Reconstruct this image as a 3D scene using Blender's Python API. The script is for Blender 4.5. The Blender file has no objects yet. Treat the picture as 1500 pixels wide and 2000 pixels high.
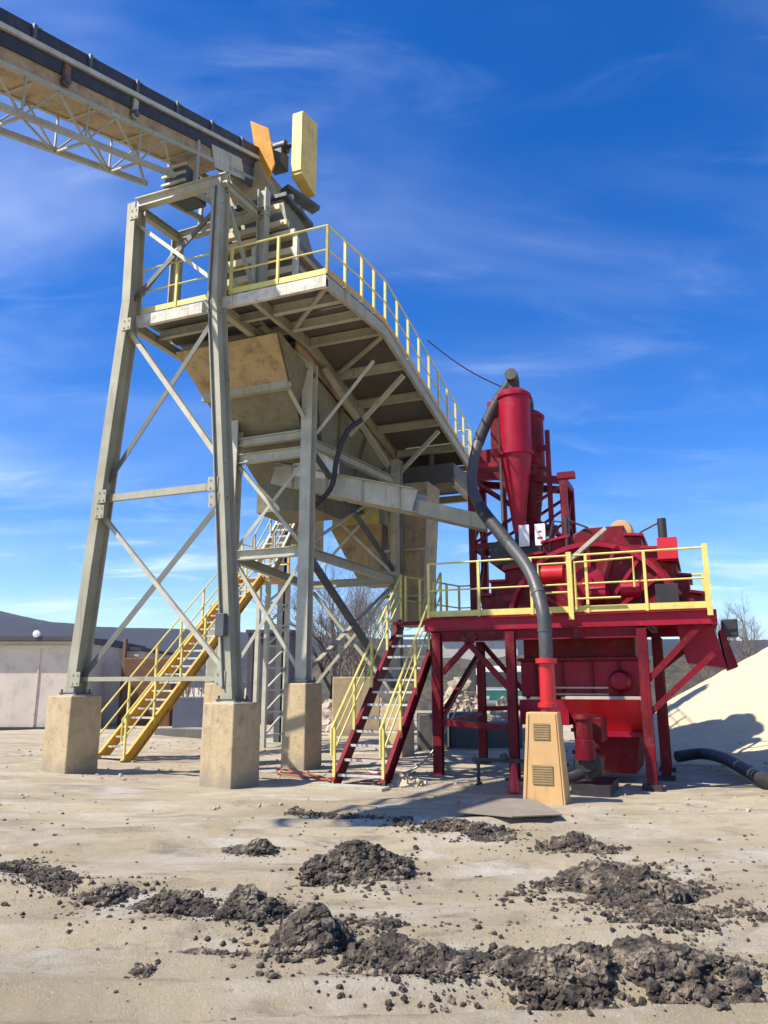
import bpy, bmesh, math, random
import numpy as np
from mathutils import Vector, Matrix
random.seed(7); rng = np.random.RandomState(7)
R = math.radians
sc = bpy.context.scene
col = sc.collection

# ------------------------------------------------------------------ camera
cam_d = bpy.data.cameras.new('camera'); cam = bpy.data.objects.new('camera', cam_d); col.objects.link(cam)
cam_d.sensor_fit = 'HORIZONTAL'; cam_d.sensor_width = 36; cam_d.lens = 36.0
cam_d.clip_start = 0.05; cam_d.clip_end = 9000
PITCH = math.atan(340/1500)
cam.location = (0, 0, 1.65); cam.rotation_euler = (math.pi/2+PITCH, 0, 0)
sc.camera = cam

# ------------------------------------------------------------------ sky and sun
SUN_EL, SUN_AZ = R(51), R(-112)         # azimuth measured from +Y towards +X
w = bpy.data.worlds.new('World'); sc.world = w; w.use_nodes = True
nt = w.node_tree; N = nt.nodes; L = nt.links
for n_ in list(N): N.remove(n_)
def nd(t, **k):
    n_ = N.new(t)
    for a_, b_ in k.items(): setattr(n_, a_, b_)
    return n_
out = nd('ShaderNodeOutputWorld'); bg = nd('ShaderNodeBackground'); bg.inputs['Strength'].default_value = 0.135
sky = nd('ShaderNodeTexSky', sky_type='NISHITA'); sky.sun_disc = False
sky.sun_elevation = SUN_EL; sky.sun_rotation = SUN_AZ; sky.altitude = 600; sky.air_density = 1.0; sky.dust_density = 0.35; sky.ozone_density = 3.5
hs = nd('ShaderNodeHueSaturation'); hs.inputs['Saturation'].default_value = 1.40; hs.inputs['Hue'].default_value = 0.514; hs.inputs['Value'].default_value = 1.0
L.new(sky.outputs[0], hs.inputs['Color'])
# cirrus: stretched noise on a flat cloud layer overhead
tc = nd('ShaderNodeTexCoord'); sx = nd('ShaderNodeSeparateXYZ'); L.new(tc.outputs['Generated'], sx.inputs[0])
def mth(op, a, b=None, clamp=False):
    m = nd('ShaderNodeMath', operation=op); m.use_clamp = clamp
    for i_, v_ in enumerate((a, b)):
        if v_ is None: continue
        if isinstance(v_, (int, float)): m.inputs[i_].default_value = v_
        else: L.new(v_, m.inputs[i_])
    return m.outputs[0]
zz = mth('ADD', mth('MAXIMUM', sx.outputs['Z'], 0.0), 0.12)
cx = mth('DIVIDE', sx.outputs['X'], zz); cy = mth('DIVIDE', sx.outputs['Y'], zz)
cb = nd('ShaderNodeCombineXYZ'); L.new(cx, cb.inputs[0]); L.new(cy, cb.inputs[1])
def cloud(rot, scale, loc, lo, hi, det=8, dist=0.6, rough=0.55):
    mp = nd('ShaderNodeMapping'); mp.inputs['Rotation'].default_value = (0, 0, rot); mp.inputs['Scale'].default_value = scale; mp.inputs['Location'].default_value = loc
    L.new(cb.outputs[0], mp.inputs[0])
    nz = nd('ShaderNodeTexNoise'); nz.inputs['Scale'].default_value = 1.0; nz.inputs['Detail'].default_value = det
    nz.inputs['Roughness'].default_value = rough; nz.inputs['Distortion'].default_value = dist
    L.new(mp.outputs[0], nz.inputs['Vector'])
    mr = nd('ShaderNodeMapRange', interpolation_type='SMOOTHSTEP'); mr.inputs['From Min'].default_value = lo; mr.inputs['From Max'].default_value = hi
    L.new(nz.outputs['Fac'], mr.inputs['Value']); return mr.outputs[0]
c1 = cloud(R(-28), (0.9, 1.5, 1), (2.3, 4.4, 0), 0.40, 0.95, 5, .5, .55)
c2 = cloud(R(-40), (1.6, 3.6, 1), (7.4, 2.2, 0), 0.50, 0.98, 7, .9, .6)
c3 = cloud(R(-10), (0.35, 0.5, 1), (1.3, 5.2, 0), 0.38, 0.68, 3)
hz = nd('ShaderNodeMapRange', interpolation_type='SMOOTHSTEP'); hz.inputs['From Min'].default_value = 0.30; hz.inputs['From Max'].default_value = 0.02
L.new(sx.outputs['Z'], hz.inputs['Value'])
dens = mth('ADD', mth('MULTIPLY', mth('ADD', c1, mth('MULTIPLY', c2, 0.8)), mth('ADD', mth('MULTIPLY', c3, 0.75), 0.16)), mth('MULTIPLY', hz.outputs[0], mth('ADD', mth('MULTIPLY', c2, 0.55), 0.04)), True)
mx = nd('ShaderNodeMix', data_type='RGBA'); L.new(dens, mx.inputs[0]); L.new(hs.outputs[0], mx.inputs[6]); mx.inputs[7].default_value = (6.6, 7.3, 8.2, 1)
L.new(mx.outputs[2], bg.inputs['Color']); L.new(bg.outputs[0], out.inputs[0])

sd = bpy.data.lights.new('sun', 'SUN'); sd.energy = 5.0; sd.angle = R(0.53); sd.color = (1.0, 0.93, 0.82)
sun = bpy.data.objects.new('sun', sd); col.objects.link(sun)
sdir = Vector((math.sin(SUN_AZ)*math.cos(SUN_EL), math.cos(SUN_AZ)*math.cos(SUN_EL), math.sin(SUN_EL)))
sun.rotation_euler = (-sdir).to_track_quat('-Z', 'Y').to_euler(); sun.location = sdir*60
vs = sc.view_settings; vs.view_transform = 'Standard'; vs.look = 'None'; vs.gamma = 1; vs.use_curve_mapping = False; vs.exposure = 0.64

# ------------------------------------------------------------------ site frame: a runs away along the plant, b to the left across it, z up
_n = math.hypot(.38, .925)
U = Vector((.38/_n, .925/_n, 0)); V = Vector((-.925/_n, .38/_n, 0)); Z = Vector((0, 0, 1)); O = Vector((-3.2, 14.05, 0))
def P(a, b, z): return O + U*a + V*b + Z*z
def on(x, y, a=None, b=None, z=None):      # surveyed photo point on a known plane of the plant
    al = (x-750)/1500; be = (1000-y)/1500
    r = Vector((al, math.cos(PITCH)-be*math.sin(PITCH), math.sin(PITCH)+be*math.cos(PITCH))); c = Vector((0, 0, 1.65))
    if a is not None: t = (a-(c-O).dot(U))/r.dot(U)
    elif b is not None: t = (b-(c-O).dot(V))/r.dot(V)
    else: t = (z-1.65)/r.z
    return c + r*t

# ------------------------------------------------------------------ helpers
def link(name, me, mat, parent):
    o = bpy.data.objects.new(name, me); col.objects.link(o)
    if mat: me.materials.append(mat)
    if parent: o.parent = parent
    return o
def rootloc(o):
    while o.parent: o = o.parent
    return o.location
def tag(o, label=None, cat=None, group=None, kind=None):
    if label: o['label'] = label
    if cat: o['category'] = cat
    if group: o['group'] = group
    if kind: o['kind'] = kind
    return o
def empty(name, loc, label, cat, group=None):
    o = bpy.data.objects.new(name, None); o.empty_display_size = .3; col.objects.link(o); o.location = loc
    return tag(o, label, cat, group)
class MB:
    def __init__(s): s.v = []; s.f = []
    def add(s, vs_, fs_):
        k = len(s.v); s.v += [Vector(x) for x in vs_]; s.f += [tuple(i+k for i in f) for f in fs_]; return s
    def hexa(s, p):   # 8 points: bottom ring 0-3, top ring 4-7
        return s.add(p, [(3,2,1,0),(4,5,6,7),(0,1,5,4),(1,2,6,5),(2,3,7,6),(3,0,4,7)])
    def bar(s, p, q, w_, h, up=Z):
        p = Vector(p); q = Vector(q); d = (q-p).normalized()
        x = d.cross(up)
        if x.length < 1e-4: x = d.cross(V)
        x.normalize(); y = x.cross(d); x *= w_/2; y *= h/2
        return s.hexa([p-x-y, p+x-y, q+x-y, q-x-y, p-x+y, p+x+y, q+x+y, q-x+y])
    def ibeam(s, p, q, w_, h, t=.02, up=Z):   # flanges normal to 'up'
        p = Vector(p); q = Vector(q); d = (q-p).normalized(); x = d.cross(up); x.normalize(); y = x.cross(d)
        for sg in (1, -1): s.bar(p+y*sg*(h-t)/2, q+y*sg*(h-t)/2, w_, t, up)
        return s.bar(p, q, t, h-2*t, up)
    def channel(s, p, q, w_, h, t=.012, up=Z, side=1):
        p = Vector(p); q = Vector(q); d = (q-p).normalized(); x = d.cross(up); x.normalize(); y = x.cross(d)
        for sg in (1, -1): s.bar(p+y*sg*(h-t)/2, q+y*sg*(h-t)/2, w_, t, up)
        o = x*side*(w_-t)/2
        return s.bar(p+o, q+o, t, h-2*t, up)
    def angle(s, p, q, w_, t=.01, up=Z):
        p = Vector(p); q = Vector(q); d = (q-p).normalized(); x = d.cross(up)
        if x.length < 1e-4: x = d.cross(V)
        x.normalize(); y = x.cross(d)
        s.bar(p, q, w_, t, up); o = x*(w_/2-t/2)+y*(w_/2+t/2)
        return s.bar(p+o, q+o, t, w_, up)
    def box(s, a0, a1, b0, b1, z0, z1):
        return s.hexa([P(a0,b0,z0), P(a1,b0,z0), P(a1,b1,z0), P(a0,b1,z0), P(a0,b0,z1), P(a1,b0,z1), P(a1,b1,z1), P(a0,b1,z1)])
    def frustum(s, lo, hi):  # lo/hi = (a0,a1,b0,b1,z) or 4 z values
        q = []
        for a0, a1, b0, b1, z_ in (lo, hi): q += [P(a0,b0,z_), P(a1,b0,z_), P(a1,b1,z_), P(a0,b1,z_)]
        return s.hexa(q)
    def prism(s, pts, ext):
        n_ = len(pts); ext = Vector(ext); pts = [Vector(p) for p in pts]
        return s.add(pts+[p+ext for p in pts], [tuple(range(n_))[::-1], tuple(range(n_, 2*n_))]+[(i, (i+1) % n_, n_+(i+1) % n_, n_+i) for i in range(n_)])
    def tube(s, pts, r, n=8, cap=True):
        pts = [Vector(p) for p in pts]; m = len(pts); rr = r if isinstance(r, (list, tuple)) else [r]*m
        d0 = (pts[1]-pts[0]).normalized(); x = d0.cross(Z)
        if x.length < 1e-3: x = d0.cross(V)
        x.normalize(); k = len(s.v)
        for i in range(m):
            d = (pts[min(i+1, m-1)]-pts[max(i-1, 0)]).normalized(); x = (x-d*x.dot(d)).normalized(); y = d.cross(x)
            for j in range(n):
                t = 2*math.pi*j/n; s.v.append(pts[i]+(x*math.cos(t)+y*math.sin(t))*rr[i])
        for i in range(m-1):
            for j in range(n): s.f.append((k+i*n+j, k+i*n+(j+1) % n, k+(i+1)*n+(j+1) % n, k+(i+1)*n+j))
        if cap: s.f.append(tuple(k+j for j in range(n))[::-1]); s.f.append(tuple(k+(m-1)*n+j for j in range(n)))
        return s
    def lathe(s, c, ax, prof, n=24):   # prof: (radius, distance along ax)
        return s.tube_prof(Vector(c), Vector(ax).normalized(), prof, n)
    def tube_prof(s, c, d, prof, n):
        x = d.cross(Z)
        if x.length < 1e-3: x = d.cross(V)
        x.normalize(); y = d.cross(x); k = len(s.v); m = len(prof)
        for r_, h in prof:
            for j in range(n):
                t = 2*math.pi*j/n; s.v.append(c+d*h+(x*math.cos(t)+y*math.sin(t))*max(r_, 1e-4))
        for i in range(m-1):
            for j in range(n): s.f.append((k+i*n+j, k+i*n+(j+1) % n, k+(i+1)*n+(j+1) % n, k+(i+1)*n+j))
        s.f.append(tuple(k+j for j in range(n))[::-1]); s.f.append(tuple(k+(m-1)*n+j for j in range(n)))
        return s
    def build(s, name, mat, parent=None, smooth=None, bevel=0):
        if parent: off = Vector(rootloc(parent))
        else:
            xs = [p.x for p in s.v]; ys = [p.y for p in s.v]; off = Vector(((min(xs)+max(xs))/2, (min(ys)+max(ys))/2, min(p.z for p in s.v)))
        me = bpy.data.meshes.new(name); me.from_pydata([p-off for p in s.v], [], s.f); me.validate()
        bm = bmesh.new(); bm.from_mesh(me); bmesh.ops.recalc_face_normals(bm, faces=bm.faces); bm.to_mesh(me); bm.free()
        if smooth:
            for p in me.polygons: p.use_smooth = True
            me.set_sharp_from_angle(angle=R(smooth))
        o = link(name, me, mat, parent)
        if not parent: o.location = off
        if bevel:
            b = o.modifiers.new('bevel', 'BEVEL'); b.width = bevel; b.segments = 2; b.limit_method = 'ANGLE'; b.angle_limit = R(40)
        return o
def curve(pts, n=6):     # Catmull-Rom
    pts = [Vector(p) for p in pts]; q = [pts[0]*2-pts[1]]+pts+[pts[-1]*2-pts[-2]]; o = []
    for i in range(1, len(q)-2):
        for k in range(n):
            t = k/n; a, b, c, d = q[i-1], q[i], q[i+1], q[i+2]
            o.append(.5*((2*b)+(c-a)*t+(2*a-5*b+4*c-d)*t*t+(3*b-a-3*c+d)*t**3))
    return o+[pts[-1]]
def np_mesh(name, verts, faces, mat, parent=None, loc=(0, 0, 0), smooth=False):
    me = bpy.data.meshes.new(name); verts = np.asarray(verts, np.float32); faces = np.asarray(faces, np.int32); k = faces.shape[1]
    me.vertices.add(len(verts)); me.vertices.foreach_set('co', verts.ravel())
    me.loops.add(faces.size); me.loops.foreach_set('vertex_index', faces.ravel())
    me.polygons.add(len(faces)); me.polygons.foreach_set('loop_start', np.arange(0, faces.size, k, dtype=np.int32))
    me.polygons.foreach_set('use_smooth', np.full(len(faces), smooth)); me.update(); me.validate()
    o = link(name, me, mat, parent); o.location = loc; return o
def _h(ix, iy, s):
    n_ = (ix.astype(np.int64)*374761393+iy.astype(np.int64)*668265263+s*1274126177) & 0x7fffffff
    n_ = ((n_ ^ (n_ >> 13))*1274126177) & 0x7fffffff
    return ((n_ ^ (n_ >> 16)) & 0xffff)/65535.0
def vnoise(x, y, s=0):
    ix = np.floor(x); iy = np.floor(y); fx = x-ix; fy = y-iy; fx = fx*fx*(3-2*fx); fy = fy*fy*(3-2*fy)
    a = _h(ix, iy, s); b = _h(ix+1, iy, s); c = _h(ix, iy+1, s); d = _h(ix+1, iy+1, s)
    return (a*(1-fx)+b*fx)*(1-fy)+(c*(1-fx)+d*fx)*fy-.5
def fbm(x, y, o=4, s=0):
    t = 0; a = 1
    for i in range(o): t = t+a*vnoise(x, y, s+i*17); x = x*2.03; y = y*2.03; a *= .5
    return t

# ------------------------------------------------------------------ materials
MT = {}
def mat(name, c1, c2=None, rough=.6, metal=0, sc1=2.0, lo=.35, hi=.7, dirt=None, dsc=6.0, dlo=.55, dhi=.75, stretch=(1, 1, 1), bump=0.0, bsc=40, bdist=.01, spec=None, coat=0, streak=None):
    m = bpy.data.materials.new(name); m.use_nodes = True; t = m.node_tree; n_ = t.nodes; l = t.links
    b = n_['Principled BSDF']; b.inputs['Roughness'].default_value = rough; b.inputs['Metallic'].default_value = metal
    if spec is not None: b.inputs['Specular IOR Level'].default_value = spec
    if coat: b.inputs['Coat Weight'].default_value = coat; b.inputs['Coat Roughness'].default_value = .2
    g = n_.new('ShaderNodeNewGeometry')
    mp = n_.new('ShaderNodeMapping'); mp.inputs['Scale'].default_value = stretch; l.new(g.outputs['Position'], mp.inputs[0])
    def noise(scale, det=6, src=mp, rg=.6):
        z_ = n_.new('ShaderNodeTexNoise'); z_.inputs['Scale'].default_value = scale; z_.inputs['Detail'].default_value = det; z_.inputs['Roughness'].default_value = rg
        l.new(src.outputs[0], z_.inputs['Vector']); return z_.outputs['Fac']
    def ramp(f, a, b_):
        r = n_.new('ShaderNodeMapRange'); r.inputs['From Min'].default_value = a; r.inputs['From Max'].default_value = b_; l.new(f, r.inputs['Value']); return r.outputs[0]
    def mix(f, A, B):
        x = n_.new('ShaderNodeMix'); x.data_type = 'RGBA'; l.new(f, x.inputs[0])
        for i, v_ in ((6, A), (7, B)):
            if isinstance(v_, tuple): x.inputs[i].default_value = (*v_, 1)
            else: l.new(v_, x.inputs[i])
        return x.outputs[2]
    c2 = c2 or tuple(x*.8 for x in c1)
    cc = mix(ramp(noise(sc1), lo, hi), c1, c2)
    if dirt:
        cc = mix(ramp(noise(dsc, 10, rg=.7), dlo, dhi), cc, dirt)
    if streak:      # rust or dirt runs hanging down
        mp2 = n_.new('ShaderNodeMapping'); mp2.inputs['Scale'].default_value = (9, 9, .7); l.new(g.outputs['Position'], mp2.inputs[0])
        cc = mix(ramp(noise(1.6, 6, mp2), .56, .78), cc, streak)
    l.new(cc, b.inputs['Base Color'])
    rr = n_.new('ShaderNodeMapRange'); rr.inputs['To Min'].default_value = max(rough-.12, .05); rr.inputs['To Max'].default_value = min(rough+.2, 1)
    l.new(noise(sc1*3), rr.inputs['Value']); l.new(rr.outputs[0], b.inputs['Roughness'])
    if bump:
        bp = n_.new('ShaderNodeBump'); bp.inputs['Strength'].default_value = bump; bp.inputs['Distance'].default_value = bdist
        l.new(noise(bsc, 8), bp.inputs['Height']); l.new(bp.outputs[0], b.inputs['Normal'])
    MT[name] = m; return m
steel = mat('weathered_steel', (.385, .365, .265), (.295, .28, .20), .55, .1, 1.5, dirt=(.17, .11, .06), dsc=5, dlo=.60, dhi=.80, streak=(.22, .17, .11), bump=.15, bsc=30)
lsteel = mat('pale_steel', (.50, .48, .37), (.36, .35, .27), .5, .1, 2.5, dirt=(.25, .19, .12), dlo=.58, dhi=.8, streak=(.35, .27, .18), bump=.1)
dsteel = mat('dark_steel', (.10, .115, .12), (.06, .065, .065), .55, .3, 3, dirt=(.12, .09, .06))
tanp = mat('tan_paint', (.40, .29, .14), (.31, .235, .125), .6, 0, .9, dirt=(.16, .10, .055), dsc=3, dlo=.48, dhi=.72, streak=(.13, .08, .05), bump=.2, bsc=25)
under = mat('grey_plate', (.095, .09, .082), (.13, .115, .09), .65, .1, 1.1, dirt=(.17, .13, .09), dsc=3, dlo=.52, dhi=.8, bump=.2, bsc=20)
yel = mat('pale_yellow_paint', (.72, .62, .16), (.58, .50, .13), .5, 0, 4, dirt=(.40, .33, .17), dsc=14, dlo=.55, dhi=.75)
oyel = mat('deep_yellow_paint', (.66, .37, .03), (.50, .26, .02), .5, 0, 3, dirt=(.26, .17, .06), dsc=9, dlo=.55, dhi=.8, streak=(.28, .17, .06))
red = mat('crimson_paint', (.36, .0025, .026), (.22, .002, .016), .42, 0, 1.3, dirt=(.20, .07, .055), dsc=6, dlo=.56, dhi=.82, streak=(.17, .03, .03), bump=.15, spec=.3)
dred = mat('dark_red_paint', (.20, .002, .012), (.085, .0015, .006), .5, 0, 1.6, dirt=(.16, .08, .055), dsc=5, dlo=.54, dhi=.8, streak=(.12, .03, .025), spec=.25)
bred = mat('bright_red_paint', (.62, .008, .015), (.45, .006, .012), .35, 0, 2, dirt=(.25, .03, .02), dsc=7, dlo=.6, dhi=.85, coat=.2)
conc = mat('pier_concrete', (.50, .385, .22), (.39, .295, .165), .85, 0, 2.2, dirt=(.22, .17, .11), dsc=5, dlo=.52, dhi=.78, streak=(.27, .21, .14), bump=.5, bsc=22, bdist=.02)
rubber = mat('black_rubber', (.018, .018, .02), (.03, .03, .03), .6, 0, 3, dirt=(.09, .08, .06), dsc=8)
hosem = mat('grey_hose', (.075, .075, .072), (.05, .05, .05), .42, 0, 4, dirt=(.16, .13, .10), dsc=10)
galv = mat('galvanised_grating', (.62, .62, .58), (.45, .45, .42), .45, .3, 6, dirt=(.30, .26, .19), dsc=12)
whitep = mat('white_board', (.80, .80, .78), (.72, .71, .66), .5, 0, 3, dirt=(.5, .45, .38), dsc=9, dlo=.6, dhi=.9)
tanbox = mat('ochre_sheet', (.60, .365, .14), (.50, .30, .115), .55, 0, 1.8, dirt=(.34, .21, .09), dsc=5, dlo=.58, dhi=.85, streak=(.38, .24, .10), bump=.15)
ochd = mat('ochre_mesh', (.36, .25, .11), (.28, .19, .09), .7, 0, 9)
sandm = mat('sand', (.64, .51, .33), (.56, .445, .285), .95, 0, .9, dirt=(.45, .355, .23), dsc=2.5, dlo=.5, dhi=.85, bump=.7, bsc=14, bdist=.05)
mud = mat('drying_mud', (.105, .080, .055), (.038, .031, .025), .93, 0, 11, .40, .58, dirt=(.30, .24, .17), dsc=6.5, dlo=.50, dhi=.62, bump=1, bsc=45, bdist=.03)
rock = mat('pale_rock', (.46, .38, .28), (.30, .25, .19), .9, 0, 3, dirt=(.16, .13, .10), dsc=6, bump=.7, bsc=18, bdist=.03)
wall = mat('shed_wall', (.68, .59, .48), (.58, .50, .41), .75, 0, .5, dirt=(.30, .26, .21), dsc=2, dlo=.5, dhi=.9)
roofm = mat('dark_roof', (.05, .055, .06), (.08, .08, .08), .6, .1, 1)
hillm = mat('hazy_wooded_hill', (.010, .014, .028), (.020, .023, .034), 1, 0, .012, dirt=(.018, .022, .03), dsc=.06, dlo=.45, dhi=.6)  # blue of the distant haze is mixed into the woodland colour
bankm = mat('scrub_bank', (.12, .095, .065), (.07, .065, .04), 1, 0, .12, dirt=(.045, .04, .03), dsc=.6, dlo=.45, dhi=.62, bump=1, bsc=1.2, bdist=.6)
bark = mat('bare_bark', (.17, .145, .125), (.11, .095, .08), .9, 0, 3)
glass = mat('dark_glass', (.03, .045, .05), (.05, .06, .07), .12, 0, 1)
green = mat('green_paint', (.03, .16, .13), (.02, .11, .09), .5, 0, 3)
blackm = mat('black_paint', (.02, .02, .024), (.035, .03, .03), .5, 0, 3, dirt=(.08, .07, .06))
orng = mat('orange_sheet', (.60, .27, .015), (.50, .21, .012), .6, 0, 3, dirt=(.38, .17, .03), spec=.2)
rust = mat('rusty_sheet', (.20, .10, .05), (.12, .06, .035), .8, 0, 3)

olive = mat('olive_plate', (.20, .185, .11), (.15, .135, .085), .6, .05, 1.2, dirt=(.10, .075, .045), dsc=4, dlo=.5, dhi=.75, streak=(.09, .07, .05), bump=.2, bsc=20)
must = mat('mustard_sheet', (.66, .50, .15), (.56, .41, .12), .55, 0, 2, dirt=(.28, .2, .09), dsc=5, dlo=.52, dhi=.8, streak=(.26, .19, .08))
# ground: pale caked limestone yard with damp and dusty patches
def ground_mat():
    m = bpy.data.materials.new('caked_yard'); m.use_nodes = True; t = m.node_tree; n_ = t.nodes; l = t.links; b = n_['Principled BSDF']
    g = n_.new('ShaderNodeNewGeometry')
    def noise(scale, det=8, rg=.6, st=(1, 1, 1), dist=0):
        mp = n_.new('ShaderNodeMapping'); mp.inputs['Scale'].default_value = st; l.new(g.outputs['Position'], mp.inputs[0])
        z_ = n_.new('ShaderNodeTexNoise'); z_.inputs['Scale'].default_value = scale; z_.inputs['Detail'].default_value = det; z_.inputs['Roughness'].default_value = rg; z_.inputs['Distortion'].default_value = dist
        l.new(mp.outputs[0], z_.inputs['Vector']); return z_.outputs['Fac']
    def ramp(f, a, b_, c=0, d=1):
        r = n_.new('ShaderNodeMapRange'); r.inputs['From Min'].default_value = a; r.inputs['From Max'].default_value = b_; r.inputs['To Min'].default_value = c; r.inputs['To Max'].default_value = d; l.new(f, r.inputs['Value']); return r.outputs[0]
    def mix(f, A, B):
        x = n_.new('ShaderNodeMix'); x.data_type = 'RGBA'; l.new(f, x.inputs[0])
        for i, v_ in ((6, A), (7, B)):
            if isinstance(v_, tuple): x.inputs[i].default_value = (*v_, 1)
            else: l.new(v_, x.inputs[i])
        return x.outputs[2]
    c = mix(ramp(noise(.35, 6, .55, (1, 1.8, 1), .5), .38, .66), (.50, .415, .268), (.37, .30, .185))
    c = mix(ramp(noise(.9, 9, .65, (.9, 1.7, 1), .5), .48, .68), c, (.58, .525, .43))
    c = mix(ramp(noise(1.6, 10, .65, (.7, 2.2, 1), .6), .53, .70), c, (.27, .215, .145))
    c = mix(ramp(noise(12, 10, .7), .60, .72), c, (.22, .17, .12))
    c = mix(ramp(noise(60, 6, .75), .58, .68), c, (.68, .63, .54))
    c = mix(ramp(noise(90, 5, .75), .62, .70), c, (.16, .125, .085))
    l.new(c, b.inputs['Base Color']); b.inputs['Roughness'].default_value = .95
    a1 = n_.new('ShaderNodeMath'); a1.operation = 'ADD'; l.new(noise(7, 10, .7), a1.inputs[0]); l.new(noise(55, 8, .8), a1.inputs[1])
    bp = n_.new('ShaderNodeBump'); bp.inputs['Strength'].default_value = .8; bp.inputs['Distance'].default_value = .05; l.new(a1.outputs[0], bp.inputs['Height']); l.new(bp.outputs[0], b.inputs['Normal'])
    return m
gm = ground_mat()

# ------------------------------------------------------------------ ground sheet, bank, hills, sand pile
def gz(x, y):
    x = np.asarray(x, float); y = np.asarray(y, float)
    near = np.clip((60-y)/30, 0, 1)
    h = .055*fbm(x*.5, y*.5, 3, 3)+.028*fbm(x*1.7, y*2.4, 4, 9)
    h = h+.13*np.clip((-x-4)/3, 0, 1)*np.clip((y-11)/4, 0, 1)-.05*np.clip((x-1)/3, 0, 1)*np.clip((y-11)/2, 0, 1)
    for c_, s_ in ((11.6, .02), (9.9, .02), (8.9, .03), (7.3, .05), (5.5, -.03), (4.6, -.02)):    # shallow wheel tracks running across the yard
        d = y-(c_+s_*x*3+.25*np.sin(x*.35)); h = h+(-.06*np.exp(-(d/.17)**4)+.045*np.exp(-((np.abs(d)-.28)/.08)**2)+.018*np.sin(x*26+d*9)*np.exp(-(d/.15)**4))*np.clip(.8+1.5*vnoise(x*.7, y*.7, 31), 0, 1.2)
    return h*near
def grid_ax(lo, hi, step, far_lo, far_hi, g=1.25):
    a = list(np.arange(lo, hi+1e-6, step)); s_ = step
    while a[-1] < far_hi: s_ *= g; a.append(a[-1]+s_)
    s_ = step; pre = []; x = a[0]
    while x > far_lo: s_ *= g; x -= s_; pre.append(x)
    return np.array(pre[::-1]+a)
gx = grid_ax(-11, 11, .07, -3000, 3000); gy = grid_ax(2.6, 22, .07, -60, 4000)
X_, Y_ = np.meshgrid(gx, gy); H_ = gz(X_, Y_)
nx, ny = len(gx), len(gy); idx = np.arange(nx*ny).reshape(ny, nx)
F_ = np.stack([idx[:-1, :-1], idx[:-1, 1:], idx[1:, 1:], idx[1:, :-1]], -1).reshape(-1, 4)
tag(np_mesh('ground', np.stack([X_, Y_, H_], -1).reshape(-1, 3), F_, gm, smooth=True), kind='structure')

def terrain(name, x0, x1, y0, y1, n1, n2, hf, m):
    xs = np.linspace(x0, x1, n1); ys = np.linspace(y0, y1, n2); A, B = np.meshgrid(xs, ys); H = hf(A, B); i_ = np.arange(n1*n2).reshape(n2, n1)
    f = np.stack([i_[:-1, :-1], i_[:-1, 1:], i_[1:, 1:], i_[1:, :-1]], -1).reshape(-1, 4)
    return tag(np_mesh(name, np.stack([A, B, H], -1).reshape(-1, 3), f, m, smooth=True), kind='structure')
def ss(t): t = np.clip(t, 0, 1); return t*t*(3-2*t)
terrain('hills', -1500, 1700, 700, 1500, 220, 60, lambda x, y: -8+(np.interp(x, [-1500, -640, -520, -430, -250, 0, 400, 1700], [150, 130, 104, 97, 90, 80, 76, 74])+7*fbm(x/260, y/260, 5, 4)+2.5*fbm(x/30, y/30, 3, 8))*ss((y-700)/500), hillm)
terrain('bank', -20, 140, 52, 110, 200, 60, lambda x, y: -.5+(4.6+.9*fbm(x/7, y/7, 4, 2)+.3*fbm(x*1.2, y*1.2, 3, 5))*ss((y-52)/14)*ss((x+15)/11), bankm)

# sand pile: a tipped cone with slumped foot
def pile():
    c = Vector((14.3, 22.3, 0)); n1, n2 = 160, 60; vs_ = []
    for i in range(n2):
        r = 8.8*i/(n2-1)
        for j in range(n1):
            t = 2*math.pi*j/n1; vs_.append((c.x+r*math.cos(t), c.y+r*math.sin(t), r))
    vs_ = np.array(vs_); r = vs_[:, 2].copy(); th = np.arctan2(vs_[:, 1]-c.y, vs_[:, 0]-c.x)
    rr = r*(1+.04*np.sin(3*th+1)+.03*np.sin(7*th))
    z = 4.45-np.sqrt(rr**2+.25)*.545+.10*np.exp(-((rr-8.0)/.6)**2)
    z += .10*fbm(vs_[:, 0]*.8, vs_[:, 1]*.8, 4, 6)+.03*fbm(vs_[:, 0]*4, vs_[:, 1]*4, 3, 7)
    vs_[:, 2] = np.maximum(z, -.25)
    i_ = np.arange(n1*n2).reshape(n2, n1); k = np.roll(i_, -1, 1)
    f = np.stack([i_[:-1], i_[1:], k[1:], k[:-1]], -1).reshape(-1, 4)
    vs_[:, 0] -= c.x; vs_[:, 1] -= c.y
    o = np_mesh('sand_pile', vs_, f, sandm, loc=c, smooth=True)
    return tag(o, 'tall cone of pale washed sand at the right edge of the yard', 'sand pile')
pile()

# ------------------------------------------------------------------ clods and mud
def ico(sub):
    bm = bmesh.new(); bmesh.ops.create_icosphere(bm, subdivisions=sub, radius=1); v = np.array([q.co[:] for q in bm.verts]); f = np.array([[q.index for q in g_.verts] for g_ in bm.faces]); bm.free(); return v, f
IV, IF = ico(2)
CL = []
for k in range(10):
    d = IV.copy(); nrm = rng.normal(size=(7, 3)); nrm /= np.linalg.norm(nrm, axis=1)[:, None]
    for n_ in nrm:
        h = .62+.25*rng.rand(); e = np.maximum(d@n_-h, 0); d = d-e[:, None]*n_
    d *= (1+.20*rng.normal(size=(len(d), 1))); CL.append(d)
def clods(pos, size, zs=(.6, 1.0)):
    n_ = len(pos); vs_ = []; fs_ = []
    for i in range(n_):
        c = CL[rng.randint(10)]; q = np.linalg.qr(rng.normal(size=(3, 3)))[0]
        s_ = size[i]*np.array([1, .7+.5*rng.rand(), 1]); v = (c*s_)@q.T; v[:, 2] *= zs[0]+(zs[1]-zs[0])*rng.rand()
        vs_.append(v+pos[i]); fs_.append(IF+i*len(IV))
    return np.concatenate(vs_), np.concatenate(fs_)
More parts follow.
